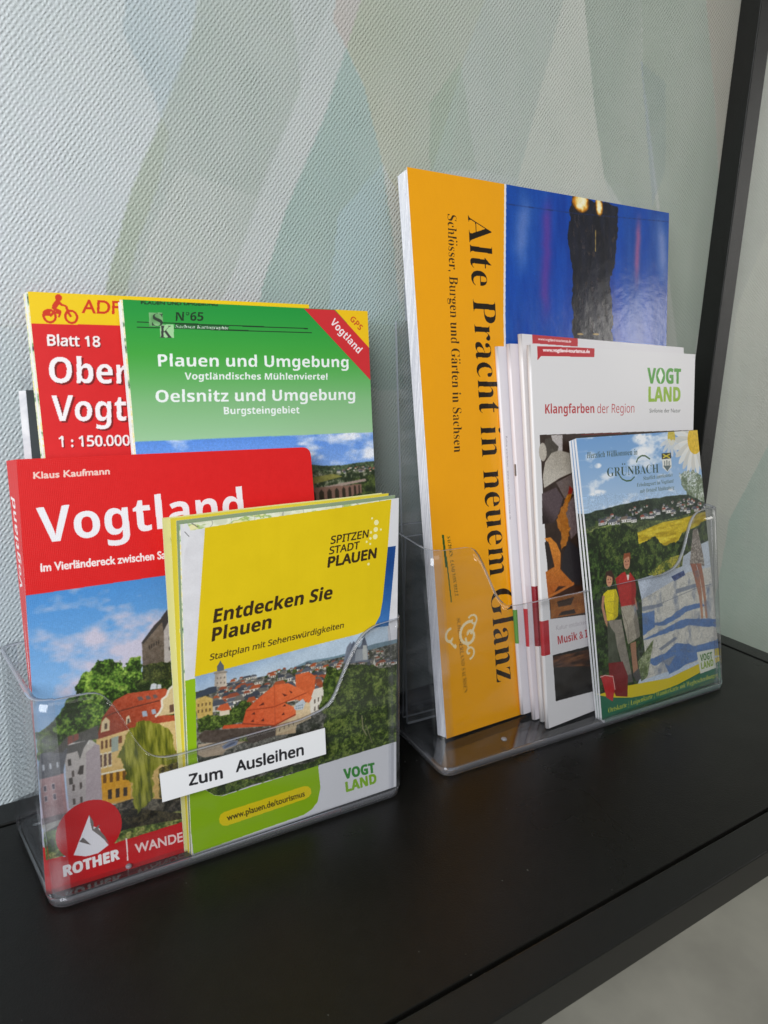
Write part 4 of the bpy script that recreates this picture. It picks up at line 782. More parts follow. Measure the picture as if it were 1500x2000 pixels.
    c.poly([(0.84,3.07),(2.01,2.92),(2.44,1.98),(2.38,0.72),(1.40,1.00),(0.92,1.95)], grained('7c1a1c', 3, .05, 5)); c.poly([(0.18,2.49),(1.20,2.30),(1.36,1.57),(1.13,0.74),(0.63,1.10),(0.35,1.99)], grained('c0282a', 3, .05, 5)); c.line([(0.13,2.41),(0.56,2.42),(1.19,2.21),(1.35,1.39)], .06, 'd8a8a0')
    c.poly([(8.81,2.05),(10.54,1.92),(10.75,0.63),(9.14,0.59)], 'dfe2d4')
    c.text('VOGT', ((9.17,1.38), (10.38,1.32), (9.12,1.82)), '4c8038', cap=.714, style='sb', bold=.01); c.text('LAND', ((9.25,0.86), (10.49,0.83), (9.20,1.30)), '8aa82c', cap=.714, style='sb', bold=.01)
    c.text('Ortskarte | Loipenkarte | Wanderkarte mit Wegbeschreibungen', ((0.75,0.15), (10.93,0.02), (0.72,0.46)), 'd2cf3a', cap=.694, style='rb', off=-.010, ital=.2)
    c.text('Herzlich Willkommen in', ((-0.31,14.84), (3.79,14.80), (-0.32,15.18)), '28402c', cap=.694, style='rb', off=-.010, ital=.22)
    c.text('GRÜNBACH', ((1.23,13.71), (5.60,13.63), (1.23,14.22)), '28402c', cap=.694, style='rb', off=-.010)
    c.line([(3.68,14.35),(3.82,14.58),(4.13,14.71),(4.44,14.70),(4.88,14.47)], .09, '3c5c38'); c.line([(2.24,13.67),(2.45,13.48),(2.78,13.35),(3.17,13.35),(3.49,13.54)], .08, '3c5c38')
    for t, p in (('Staatlich anerkannter', ((4.21,13.28), (6.88,13.30), (4.20,13.52))), ('Erholungsort im Vogtland', ((3.64,12.93), (6.91,12.92), (3.63,13.16))), ('mit Ortsteil Muldenberg', ((3.89,12.54), (6.97,12.53), (3.89,12.78)))):
        c.text(t, p, '4a5a48', cap=.694, style='rb', off=-.010, ital=.22)
    c.poly([(5.92,14.75),(6.77,14.75),(6.81,13.87),(6.40,13.60),(5.98,13.89)], 'dcdcd6'); c.poly([(5.92,14.75),(6.77,14.75),(6.79,14.39),(5.93,14.40)], '2c2c26'); c.line([(6.04,14.68),(6.66,14.43)], .08, 'c8b830'); c.line([(6.03,14.47),(6.67,14.66)], .08, 'c8b830')
    for q in ([(6.14,14.28),(6.22,14.27),(6.21,13.99),(6.13,14.00)], [(6.34,14.30),(6.43,14.30),(6.41,13.98),(6.33,13.98)], [(6.54,14.25),(6.63,14.25),(6.62,13.98),(6.53,13.99)], [(6.04,14.00),(6.76,13.97),(6.40,13.64)]): c.poly(q, '5c6a6c')
    return c
def art_strip():
    c = Canvas(3.9, 2.9, 11.6, 4.8, 90, 'ecedf0')
    c.text('Zum', ((5.31,3.55), (6.64,3.47), (5.31,4.01)), '1c1c20', cap=.714, style='s', bold=.022)
    c.text('Ausleihen', ((7.23,3.56), (10.21,3.49), (7.23,4.03)), '1c1c20', cap=.714, style='s', bold=.022)
    return c

# ==== THINGS
# ------------------------------------------------------------------ the wall, its paper, the floor
def wall_paper():
    c = Canvas(-52, -6, 64, 62, 9, 'c9d0cc')
    c.poly([(-60, -10), (70, -10), (70, 70), (-60, 70)], lambda a, b: ramp([(0, 'c8d0d6'), (.35, 'c6cecd'), (.6, 'c2cac4'), (1, 'c6c8be')])((a + 45) / 80))  # cool left to warm right: tint of the light put into the colour
    def soft(pts, colr, al, w=1.2, seed=1):
        # a washed watercolour facet: crisp on one side, fading on the other
        P = np.array(pts, float); cen = P.mean(0)
        def f(a, b):
            d = fbm(a * .12, b * .12, seed, 4); g = (a - P[:, 0].min()) / max(P[:, 0].max() - P[:, 0].min(), .1)
            return al * np.clip(.35 + .9 * d * (1 - .45 * g), 0, 1)
        c.poly(pts, colr, alpha=f, rough=.05, rs=.6, seed=seed)
    soft([(-24.19,33.41),(-15.66,35.55),(-16.14,33.26),(-16.82,31.29),(-17.51,29.99),(-18.21,28.50),(-18.89,26.95),(-19.97,23.58),(-20.55,21.73),(-25.31,21.17)], 'd3dae0', .8, seed=2)
    soft([(-18.61,34.81),(-15.66,35.55),(-16.14,33.26),(-17.51,29.99),(-17.79,30.91),(-18.90,32.94)], 'a9bcc4', .6, seed=21)
    soft([(-15.59,35.57),(-9.23,37.16),(-14.12,24.73),(-15.66,21.45),(-20.37,21.31),(-19.97,23.58),(-18.89,26.95),(-17.51,29.99),(-16.14,33.26)], 'a8b4ac', .62, seed=3)
    soft([(-18.89,26.95),(-17.51,29.99),(-17.22,29.40),(-17.73,27.36),(-18.75,24.78),(-19.48,22.20),(-20.21,22.17),(-19.97,23.58)], 'a6b398', .42, seed=4)
    soft([(-16.83,28.09),(-16.94,28.07),(-11.80,27.09),(-13.07,23.42),(-13.67,21.51),(-19.31,21.35),(-18.27,25.03)], 'd8dad8', .34, seed=5)
    soft([(-11.77,36.52),(-7.72,37.54),(-8.72,34.42),(-9.98,31.04),(-11.80,27.09),(-13.07,23.42),(-13.67,21.51),(-15.42,21.46),(-12.82,28.63),(-11.02,32.16)], 'c9cfd0', .7, seed=6)
    soft([(-9.23,37.16),(-7.72,37.54),(-8.72,34.42),(-9.47,35.44)], 'c6aaa0', .5, seed=26)
    soft([(-8.72,34.42),(-7.71,32.99),(-6.59,29.72),(-5.74,25.90),(-4.78,18.48),(-7.71,18.52),(-13.41,21.52),(-13.07,23.42),(-11.80,27.09),(-9.98,31.04)], '96b3ac', .75, seed=7)
    soft([(-9.07,27.04),(-6.65,29.71),(-5.64,24.89),(-4.93,21.77),(-9.57,22.14)], 'b9d0da', .55, seed=27)
    soft([(-7.69,37.55),(-0.30,39.40),(-1.85,35.29),(-3.51,29.90),(-4.85,27.49),(-6.59,29.72),(-7.71,32.99),(-8.72,34.42)], 'b3b8a2', .7, seed=8)
    soft([(-3.84,33.01),(-2.02,35.26),(-0.63,30.29),(-3.66,29.63)], 'a0b4a2', .5, seed=28)
    soft([(-0.30,39.40),(5.15,40.77),(3.73,35.40),(2.33,30.30),(-2.35,30.06),(-1.85,35.29)], 'b4bdb4', .6, seed=9)
    soft([(5.15,40.77),(6.15,41.02),(7.88,35.09),(9.32,31.22),(10.56,29.13),(2.08,28.78),(3.73,35.40)], 'd2d4ca', .75, seed=10)
    soft([(6.15,41.02),(10.87,42.20),(11.90,37.24),(14.64,29.57),(15.53,26.42),(9.32,31.22),(7.88,35.09)], '9fada0', .75, seed=11)
    soft([(11.58,38.01),(14.02,37.36),(14.95,32.42),(14.08,30.14)], '98a8b4', .6, seed=29)
    soft([(10.87,42.20),(16.63,43.65),(19.15,37.10),(20.92,31.58),(20.26,16.62),(14.95,29.60),(11.90,37.24)], '98a898', .75, seed=12)
    soft([(16.63,43.65),(22.06,45.01),(22.66,33.13),(20.92,31.58),(19.15,37.10)], 'b0a698', .65, seed=13)
    soft([(24.84,24.16),(29.86,35.52),(40.49,11.39),(31.94,12.85),(27.81,7.53),(25.92,8.17)], 'd2d5c8', .5, seed=14)
    soft([(31.82,13.29),(27.86,7.30),(27.17,-3.77),(48.11,-12.37),(39.73,13.77)], 'a5bfb4', .7, seed=15)
    soft([(-7.78,21.69),(-3.69,23.97),(-2.67,11.26),(-7.55,11.78)], 'a9bfb8', .5, seed=16)
    soft([(-25.66,21.16),(-21.98,21.27),(-24.23,-1.44),(-27.70,-0.65)], 'cbd8e2', .7, seed=17)
    # fine pigment mottling
    X, Y = np.meshgrid(np.arange(c.W) / c.k, np.arange(c.H) / c.k)
    c.im += (fbm(X * .22, Y * .12, 77, 5)[..., None] - .5) * np.array([.075, .055, .06], np.float32)
    c.im *= .93
    return c
def wallpaper_material():
    c = wall_paper(); m, nt, p, L = new_mat('embossed_wallpaper'); img = c.image('wallpaper')
    t = nt.nodes.new('ShaderNodeTexImage'); t.image = img; t.extension = 'EXTEND'; L.new(t.outputs[0], p.inputs['Base Color'])
    p.inputs['Roughness'].default_value = .42; p.inputs['Specular IOR Level'].default_value = .5
    tc = nt.nodes.new('ShaderNodeTexCoord')
    # short slanted dashes pressed into the paper, in staggered rows
    def math_(op, x, y=None, z=None):
        k = nt.nodes.new('ShaderNodeMath'); k.operation = op
        for q, val in enumerate((x, y, z)):
            if val is None: continue
            if isinstance(val, (int, float)): k.inputs[q].default_value = val
            else: L.new(val, k.inputs[q])
        return k.outputs[0]
    def along(vx, vz):
        k = nt.nodes.new('ShaderNodeVectorMath'); k.operation = 'DOT_PRODUCT'; k.inputs[1].default_value = (vx, 0, vz); L.new(tc.outputs['Object'], k.inputs[0]); return k.outputs['Value']
    def noise(sc, det=2):
        k = nt.nodes.new('ShaderNodeTexNoise'); k.inputs['Scale'].default_value = sc; k.inputs['Detail'].default_value = det; L.new(tc.outputs['Object'], k.inputs['Vector']); return k.outputs['Fac']
    # slanted ridges, broken into beads, both wandering a little
    u = math_('MULTIPLY', along(-.81, .59), 2 * math.pi / .00162); w = math_('MULTIPLY', along(.50, .866), 2 * math.pi / .0023)
    n1 = math_('MULTIPLY', noise(300), 5.5); n2 = math_('MULTIPLY', noise(260), 9.0)
    s1 = math_('MULTIPLY_ADD', math_('SINE', math_('ADD', u, n1)), .5, .5); s2 = math_('MULTIPLY_ADD', math_('SINE', math_('ADD', w, n2)), .38, .62)
    hgt = math_('MULTIPLY', math_('MULTIPLY', s1, s2), math_('MULTIPLY_ADD', noise(55, 3), 1.5, .25))
    b = nt.nodes.new('ShaderNodeBump'); b.inputs['Strength'].default_value = 1; b.inputs['Distance'].default_value = .00025
    L.new(hgt, b.inputs['Height'])
    n = nt.nodes.new('ShaderNodeTexNoise'); n.inputs['Scale'].default_value = 1500; L.new(tc.outputs['Object'], n.inputs['Vector'])
    b2 = nt.nodes.new('ShaderNodeBump'); b2.inputs['Strength'].default_value = .3; b2.inputs['Distance'].default_value = .0002
    L.new(n.outputs['Fac'], b2.inputs['Height']); L.new(b.outputs[0], b2.inputs['Normal']); L.new(b2.outputs[0], p.inputs['Normal'])
    return m, c
WM, WC = wallpaper_material()
def wall():
    X0, X1, Z0, Z1 = -160, 160, -80, 160
    V = [(X0, 0, Z0), (X1, 0, Z0), (X1, 0, Z1), (X0, 0, Z1), (X0, 8, Z0), (X1, 8, Z0), (X1, 8, Z1), (X0, 8, Z1)]
    uv = [((x - WC.a0) / (WC.a1 - WC.a0), (z - WC.b0) / (WC.b1 - WC.b0)) for x, _, z in V]
    o = mesh('wall', V, [(0, 1, 2, 3), (4, 7, 6, 5), (0, 4, 5, 1), (3, 2, 6, 7), (0, 3, 7, 4), (1, 5, 6, 2)], WM, uv=uv)
    o['kind'] = 'structure'
wall()
fl = boxmesh('floor', -200, 260, -260, -.01, -38, -30, plain('floor_covering', (.36, .345, .30), .6, .4, .16, 14, bump=.2, bscale=600)); fl['kind'] = 'structure'
# ------------------------------------------------------------------ black shelf: square tube frame with a board let into it
G = 1.47; D = 18.61; XR = 22.0; XL = -75.0
shelf = thing('shelf', 'black shelf board framed in square metal tube, with a post at its right back corner', 'shelf', (-20, -9, -G))
gp = .16
boxmesh('shelf_board', XL + G + gp, XR - G - gp, -D + G + gp, -G - gp, -1.3, -.03, M['board'], shelf, .05)
boxmesh('front_rail', XL, XR - G - .02, -D, -D + G, -G, 0, M['black'], shelf, .06)
boxmesh('back_rail', XL, XR - G - .02, -G, -.02, -G, 0, M['black'], shelf, .06)
boxmesh('side_rail', XR - G, XR, -D, -G - .02, -G, 0, M['black'], shelf, .06)
boxmesh('side_rail', XL - G, XL - .02, -D, -.02, -G, 0, M['black'], shelf, .06)
boxmesh('post', XR - G, XR, -G, -.02, -29.9, 95, M['black'], shelf, .06)
# ------------------------------------------------------------------ clear leaflet holders
class HolderFrame:
    def __init__(s, k):
        x, y, z, psi, al = FR[k]; s.al = al
        s.u = np.array([math.cos(psi), math.sin(psi), 0]); s.h = np.array([-math.sin(psi), math.cos(psi), 0]); s.o = np.array([x, y, 0.])
    def __call__(s, a, d, z): return tuple(s.o + a * s.u + d * s.h + np.array([0, 0, z]))
def smooth_table(xs, ys, n=400, k=13):
    t = np.linspace(xs[0], xs[-1], n); v = np.interp(t, xs, ys); v = np.convolve(np.pad(v, k // 2, 'edge'), np.ones(k) / k, 'valid')
    return lambda a: float(np.interp(a, t, v))
def tub(root, hf, w, d, flareL, flareR, top, hside, hback, th=.21, r=.75):
    tanf = math.tan(hf.al)
    def corners(z, e):
        f = z * tanf; bk = d + z * .04
        return [(e, f + e), (w + z * .012 - e, f + e), (w + z * .012 + flareR * (bk - f) - e, bk - e), (-flareL * (bk - f) + e, bk - e)]
    # path samples: (corner index, kind, parameter)
    path = []
    nf = 90
    for i in range(nf + 1): path.append(('e', 0, i / nf))
    for i in range(1, 14): path.append(('c', 1, i / 14))
    for i in range(13): path.append(('e', 1, i / 12))
    for i in range(1, 6): path.append(('c', 2, i / 6))
    for i in range(13): path.append(('e', 2, i / 12))
    for i in range(1, 6): path.append(('c', 3, i / 6))
    for i in range(13): path.append(('e', 3, i / 12))
    for i in range(1, 14): path.append(('c', 0, i / 14))
    def pos(s, z, e):
        C = [np.array(q) for q in corners(z, e)]; kind, i, t = s; rr = max(r - e, .2)
        if kind == 'e':
            A, B = C[i], C[(i + 1) % 4]; dd = (B - A) / np.linalg.norm(B - A); A = A + dd * rr; B = B - dd * rr; return A + (B - A) * t
        P, A, B = C[i], C[i - 1], C[(i + 1) % 4]; p0 = P + (A - P) / np.linalg.norm(A - P) * rr; p1 = P + (B - P) / np.linalg.norm(B - P) * rr
        q = t; return p0 * (1 - q) ** 2 + P * 2 * q * (1 - q) + p1 * q * q
    H = []
    for s in path:
        a, dd = pos(s, 8, 0); kind, i, t = s
        if kind == 'e' and i == 0: h = top(a)
        elif kind == 'e' and i == 1: h = top(99) + (hback - top(99)) * (t ** 1.2)
        elif kind == 'e' and i == 3: h = top(-9) + (hback - top(-9)) * ((1 - t) ** 1.2)
        elif kind == 'c' and i == 1: h = top(99)
        elif kind == 'c' and i == 0: h = top(-9)
        else: h = hback
        H.append(h)
    NR = 14; V = []; F = []; FM = []; n = len(path)
    z0 = .06
    for e in (0, th):
        for j in range(NR + 1):
            for i, s in enumerate(path):
                hz = H[i]; z = .44 + (hz - .44) * (j - 1) / (NR - 1) if j else z0; ee = e
                if j == NR: z = hz - (.03 if e else .0)
                if j == 0 and e == 0: ee = .10
                x, y = pos(s, z, ee if j else (.08 if e == 0 else th)); V.append(hf(x, y, z if j else (0.02)))
            if j == 0:
                pass
    B = n * (NR + 1)
    for j in range(NR):
        for i in range(n):
            k = (i + 1) % n; a, b, c2, dd2 = j * n + i, j * n + k, (j + 1) * n + k, (j + 1) * n + i
            cn = 3 if path[i][0] == 'c' or path[k][0] == 'c' else 0
            F.append((a, b, c2, dd2)); FM.append(cn if j else 2); F.append((B + b, B + a, B + dd2, B + c2)); FM.append(cn)
    for i in range(n):
        k = (i + 1) % n; t0 = NR * n
        F.append((t0 + i, t0 + k, B + t0 + k, B + t0 + i)); FM.append(1); F.append((k, i, B + i, B + k)); FM.append(1)
    return mesh('pocket', V, F, [M['clear'], M['rim'], M['lip'], M['corner']], root, fm=FM, smooth=True), corners
def plate(name, pts, n, thick, root, hf, mats, rimi=1):
    """flat clear plate; pts are 3D (a, d, z) corners of its front, pushed back by thick"""
    V = [hf(*p) for p in pts] + [hf(p[0], p[1] + thick, p[2]) for p in pts]; k = len(pts)
    F = [tuple(range(k)), tuple(reversed(range(k, 2 * k)))]; FM = [0, 0]
    for i in range(k):
        j = (i + 1) % k; F.append((j, i, i + k, j + k)); FM.append(rimi)
    return mesh(name, V, F, mats, root, fm=FM)
def holder(key, label, w, d, flL, flR, top, hside, hback, panel, foot_z, nubs):
    hf = HolderFrame(key)
    root = thing('leaflet_holder', label, 'leaflet holder', hf(w / 2, d / 2, 0), 'clear plastic leaflet holders on the shelf')
    _, corners = tub(root, hf, w, d, flL, flR, top, hside, hback)
    # floor of the pocket
    C = [np.array(q) for q in corners(.2, .24)]; pts = []
    for i in range(4):
        P, A, Bq = C[i], C[i - 1], C[(i + 1) % 4]; a = P + (A - P) / np.linalg.norm(A - P) * .55; b = P + (Bq - P) / np.linalg.norm(Bq - P) * .55
        for q in (0, .33, .67, 1): pts.append(a * (1 - q) ** 2 + P * 2 * q * (1 - q) + b * q * q)
    k = len(pts); V = [hf(p[0], p[1], .05) for p in pts] + [hf(p[0], p[1], .33) for p in pts]
    F = [tuple(reversed(range(k))), tuple(range(k, 2 * k))]; FM = [0, 0]
    for i in range(k): F.append((i, (i + 1) % k, (i + 1) % k + k, i + k)); FM.append(1)
    mesh('base_plate', V, F, [M['clear_floor'], M['lip']], root, fm=FM)
    # display panel that carries the leaflets: rises out of the pocket, shoulders rounded
    a0, a1, H, lean, db, sh = panel; P = []
    def pt(a, z): return (a, db + z * lean, z)
    P += [pt(a0, .36), pt(a1, .36), pt(a1, H - sh)]
    for i in range(1, 7):
        q = i / 6 * math.pi / 2; P.append(pt(a1 - .9 + .9 * math.cos(q), H - sh + .9 * math.sin(q)))
    P += [pt(a1 - 1.3, H - sh + .95), pt(a1 - 1.3, H), pt(a0 + .75, H), pt(a0 + .75, H - sh + .12), pt(a0 + .12, H - sh + .05)]
    plate('back_panel', P, 0, .2, root, hf, [M['panel'], M['rim']])
    for i, (a, dd, z, rr) in enumerate(nubs):
        V = []; F = []; K = 14
        for j, (s, hh) in enumerate(((1, 0), (1, .05), (.6, .09))):
            for q in range(K): V.append(hf(a + rr * s * math.cos(q * 2 * math.pi / K), dd + rr * s * math.sin(q * 2 * math.pi / K), z + hh))
        for j in range(2):
            for q in range(K): F.append((j * K + q, j * K + (q + 1) % K, (j + 1) * K + (q + 1) % K, (j + 1) * K + q))
        F.append(tuple(range(2 * K, 3 * K)))
        mesh('moulding_nub', V, F, M['rim'], root, smooth=True)
    return root, hf
M['clear_floor'] = clear_sheet('clear_plastic_floor', (.92, .925, .94), .03, .008, 1.95); M['lip'] = clear_edge('clear_plastic_lip', (.78, .79, .86), .04, .86); M['panel'] = clear_sheet('clear_plastic_panel', (.95, .955, .96), .08, .03); M['corner'] = clear_sheet('clear_plastic_corner', (.93, .935, .95), .09, .03, 1.8)  # corner sheet: pale scatter put in to stand for bright light streaks
h1top = smooth_table([-9, 2.0, 2.4, 2.9, 3.4, 3.8, 4.3, 5.0, 10.2, 11.3, 11.8, 12.2, 12.75, 13.3, 13.9, 14.8, 16], [8.2, 8.15, 8.0, 7.2, 5.9, 5.25, 4.95, 4.88, 5.02, 5.25, 5.65, 6.6, 7.7, 8.3, 8.58, 8.66, 8.66], 1200, 25)
h2top = smooth_table([-9, 2.5, 2.9, 3.3, 3.8, 4.2, 4.7, 5.4, 16.2, 17.3, 17.9, 18.3, 18.7, 19.1, 19.6, 20.4, 24], [11.1, 11.05, 10.8, 9.9, 8.6, 8.0, 7.76, 7.7, 7.85, 8.1, 8.6, 9.4, 10.4, 11.0, 11.25, 11.33, 11.33], 1600, 29)
H1, hf1 = holder('h1', 'left clear plastic leaflet holder with a white paper strip on its front', 15.3, 5.9, .20, .03, h1top, 8.2, 8.3, (.5, 14.6, 21.2, .135, 3.95, 2.0), 8, [(2.9, .75, .33, .12)])
H2, hf2 = holder('h2', 'right clear plastic leaflet holder carrying the orange castle book and white brochures', 21.5, 6.2, .02, .03, h2top, 11.2, 11.3, (.6, 20.6, 24.0, .135, 4.45, 2.0), 11, [(4.6, 1.15, .33, .16)])
for root, hf, w, d, z, a0 in ((H1, hf1, 15.3, 5.9, 7.8, -.9), (H2, hf2, 21.5, 6.2, 10.9, .2)):
    plate('back_support', [(a0 + .5, d - 1.05, .36), (w - .4, d - 1.05, .36), (w - .3, d - .75, z), (a0 + .4, d - .75, z)], 0, .16, root, hf, [M['clear'], M['rim']])
# paper strip stuck on the front of the left holder
cs = art_strip(); st = printed('loan_strip', cs, .6, 0, .1)
fr = Frame('h1'); q = [(4.23,3.17),(11.28,3.22),(11.26,4.44),(4.19,4.37)]
sheet('paper_strip', fr, q, -.045, -.015, st, H1, (cs.a0, cs.b0, cs.a1, cs.b1), edge=M['white_paper'], back=M['white_paper'])['label'] = 'white paper strip reading Zum Ausleihen stuck across the front'
# ------------------------------------------------------------------ printed things
def ext(c): return (c.a0, c.b0, c.a1, c.b1)
def bend_of(amp, a0=0, w=10, b0=0, h=20, twist=0):
    """a gentle bow: top and free edge curl"""
    return lambda a, b: amp * ((b - b0) / h) ** 2 * math.sin(min(max((a - a0) / w, 0), 1) * math.pi * .5) + twist * (a - a0) / w * (b - b0) / h
def inset(q, l, b, r, t):
    (x0, y0), (x1, y1), (x2, y2), (x3, y3) = q
    return [(x0 + l, y0 + b), (x1 - r, y1 + b), (x2 - r, y2 - t), (x3 + l, y3 - t)]
class Skewed(Frame):
    """a slack paperback: the back has slid left of the front, more at the head than at the foot"""
    def __init__(s, k, s0, s1, h): Frame.__init__(s, k); s.s0, s.s1, s.h = s0, s1, h
    def __call__(s, a, b, n=0): return Frame.__call__(s, a - n * (s.s0 + (s.s1 - s.s0) * b / s.h), b, n)
# red hiking guide
def guide():
    c = art_guide(); m = printed('guide_cover_print', c, .36, .12, .12, linen=.22)
    tl, tr, bl = [(0.21,16.38),(12.00,16.26),(-0.10,-0.19)]; br = (tr[0] + .12, bl[1] - .05)
    root = thing('guide_book', 'red paperback hiking guide with castle town photo, large white title, standing in the left holder', 'book', Frame('ro')(5, 0, .5))
    f = Skewed('ro', -.10, .36, 16.5); T = 1.0; q = [bl, br, tr, tl]
    # right head corner is rounded off and slightly dog-eared
    def out(n0, n1, name, mm, ed=None, ins=0):
        pts = [np.array(p) for p in inset(q, ins * 1.6, ins, ins, ins)]; poly = [pts[0], pts[1]]
        for i in range(6):
            t = i / 5; r = .42; C = pts[2]; poly.append((C + (0, -r)) * (1 - t) ** 2 + C * 2 * t * (1 - t) + (C + (-r, 0)) * t * t)
        poly.append(pts[3]); K = len(poly); V = [f(p[0], p[1], n0) for p in poly] + [f(p[0], p[1], n1) for p in poly]
        UV = [((p[0] - c.a0) / (c.a1 - c.a0), (p[1] - c.b0) / (c.b1 - c.b0)) for p in poly] * 2
        F = [tuple(range(K)), tuple(reversed(range(K, 2 * K)))] + [((i + 1) % K, i, i + K, (i + 1) % K + K) for i in range(K)]
        return mesh(name, V, F, [mm, ed or mm], root, UV, [0, 0] + [1] * K)
    out(0, .035, 'front_cover', m, M['white_paper']); out(T - .035, T, 'back_cover', m, M['white_paper']); out(.04, T - .04, 'page_block', M['pages'], None, .06)
    spine('spine', f, bl, tl, T, 0, m, root, ext(c))
guide()
# yellow town plans: a small stack of equal folded plans
def plans():
    c = art_plan(); m = printed('plan_print', c, .45, .05, .5, 14)
    yl = plain('plan_yellow_paper', (.72, .60, .04), .5); wp = M['white_paper']; mp = M['map_paper']; gp_ = plain('plan_green_paper', (.26, .34, .20), .5); py = plain('plan_pale_yellow_paper', (.74, .70, .28), .5)
    q0 = [(-0.12,-0.13),(9.58,-0.01),(9.82,13.88),(0.14,13.72)]
    grp = 'folded town plans stacked in the left holder'
    labels = ['front yellow folded town plan, title and town photo on it, leaning at the holder front',
              'second folded town plan of the yellow stack, green edge showing right behind the front one',
              'third folded town plan of the yellow stack, yellow edge',
              'rearmost folded town plan of the yellow stack, touching the red guide']
    lefts = [0, -.13, -.34, -.62]; tops = [0, .14, .24, .27]; nn = [0, .11, .21, .32]; rights = [0, -.15, -.45, -.75]
    r = random.Random(3)
    for k in range(4):
        f = Frame('ye'); root = thing('folded_map', labels[k], 'map', f(4, 0, nn[k]), grp)
        q = [(q0[0][0] + lefts[k] * .35, q0[0][1] + .02 * k), (q0[1][0] + rights[k] * .2, q0[1][1] + .02 * k), (q0[2][0] + rights[k], q0[2][1] + tops[k]), (q0[3][0] + lefts[k], q0[3][1] + tops[k])]
        bd = lambda a, b, k=k: .10 * math.sin(max(0, min(1, b / 14)) * math.pi) - .03 * k * (b / 14) + .05 * math.sin(a * .9 + b * .35)* (b / 14)
        if k == 0:
            sheet('front_panel', f, q, 0, .022, m, root, ext(c), bd, 12, 20, edge=wp, back=wp)
        else: sheet('front_panel', f, q, nn[k], nn[k] + .02, [gp_, yl, py][k - 1] if k else m, root, None, bd, 6, 12, edge=wp, back=wp)
        for i, mm in enumerate([mp, wp, (py if k != 2 else wp)][:3 if k else 2]):
            qq = [(x + r.uniform(-.05, .05), y + r.uniform(-.05, .03)) for x, y in inset(q, .01, .05, .05, .03 + .03 * i)]
            sheet('fold', f, qq, nn[k] + .026 + i * .028, nn[k] + .046 + i * .028, mm, root, None, bd, 6, 12)
plans()
# green walking map and the red and yellow cycling map behind it
def folded_map(key, canvas, label, corners, T, nfold, bot, name, seed, extra=None):
    c = canvas; m = printed(name, c, .40, .12, .25, 8); f = Frame(key); r = random.Random(seed)
    tl, tr = corners[0], corners[1]; bl, br = corners[2], corners[3]
    root = thing('folded_map', label, 'map', f((tl[0] + tr[0]) / 2, 0, T / 2))
    q = [bl, br, tr, tl]; bd = lambda a, b: .05 * math.sin(b * .25 + seed)
    sheet('front_panel', f, q, 0, .03, m, root, ext(c), bd, 6, 12, edge=M['white_paper'], back=M['white_paper'])
    for i in range(nfold):
        n = .045 + (T - .09) * i / nfold; l = -r.uniform(.02, .16)
        sheet('fold', f, inset(q, l, .05, r.uniform(.02, .1), r.uniform(.0, .1)), n, n + (T - .09) / nfold * .82, M['map_paper'] if i % 3 != 1 else M['white_paper'], root, None, lambda a, b, i=i: bd(a, b) + .012 * math.sin(b * 1.3 + i), 2, 10)
    sheet('back_panel', f, q, T - .03, T, m, root, None, bd, 2, 6)
def cut(b, p0, p1): return p0[0] + (p1[0] - p0[0]) * (b - p0[1]) / (p1[1] - p0[1])
def lineto(p0, p1, b):
    t = (b - p0[1]) / (p1[1] - p0[1]); return (p0[0] + (p1[0] - p0[0]) * t, b)
tl, l2, tr, r2 = [(4.06,22.39),(4.11,16.26),(15.36,22.38),(15.26,13.72)]
folded_map('gn', art_green_map(), 'green folded walking map with red corner band, behind the red guide', (tl, tr, lineto(tl, l2, 0.05), lineto(tr, r2, 0.05)), .42, 6, 0, 'green_map_print', 3)
tl, l2, tr = [(0.65,22.55),(0.75,16.16), (12.55,22.59)]
bl = lineto(tl, l2, .05)
folded_map('ad', art_bike_map(), 'red folded cycling map with yellow band and cyclist sign, behind the green map', (tl, tr, bl, (bl[0] + tr[0] - tl[0], .05)), .42, 7, 0, 'cycling_map_print', 8)
def dark_booklet():
    f = Frame('dk'); a, b = [(0.38,18.66), (0.56,16.06)]; top = a[1]
    root = thing('magazine', 'thin magazine with dark grey cover peeking out behind the red cycling map', 'magazine', f(5, 0, .15))
    q = [(.30, .05), (13.2, .05), (13.2, top), (.30, top)]
    dk = plain('dark_cover', (.045, .055, .06), .3, .5, .2, 30)
    sheet('front_cover', f, q, 0, .03, dk, root); sheet('page_block', f, inset(q, -.26, .04, .04, .02), .035, .25, M['pages'], root); sheet('back_cover', f, q, .255, .285, plain('pale_cover', (.55, .55, .55), .4), root)
dark_booklet()
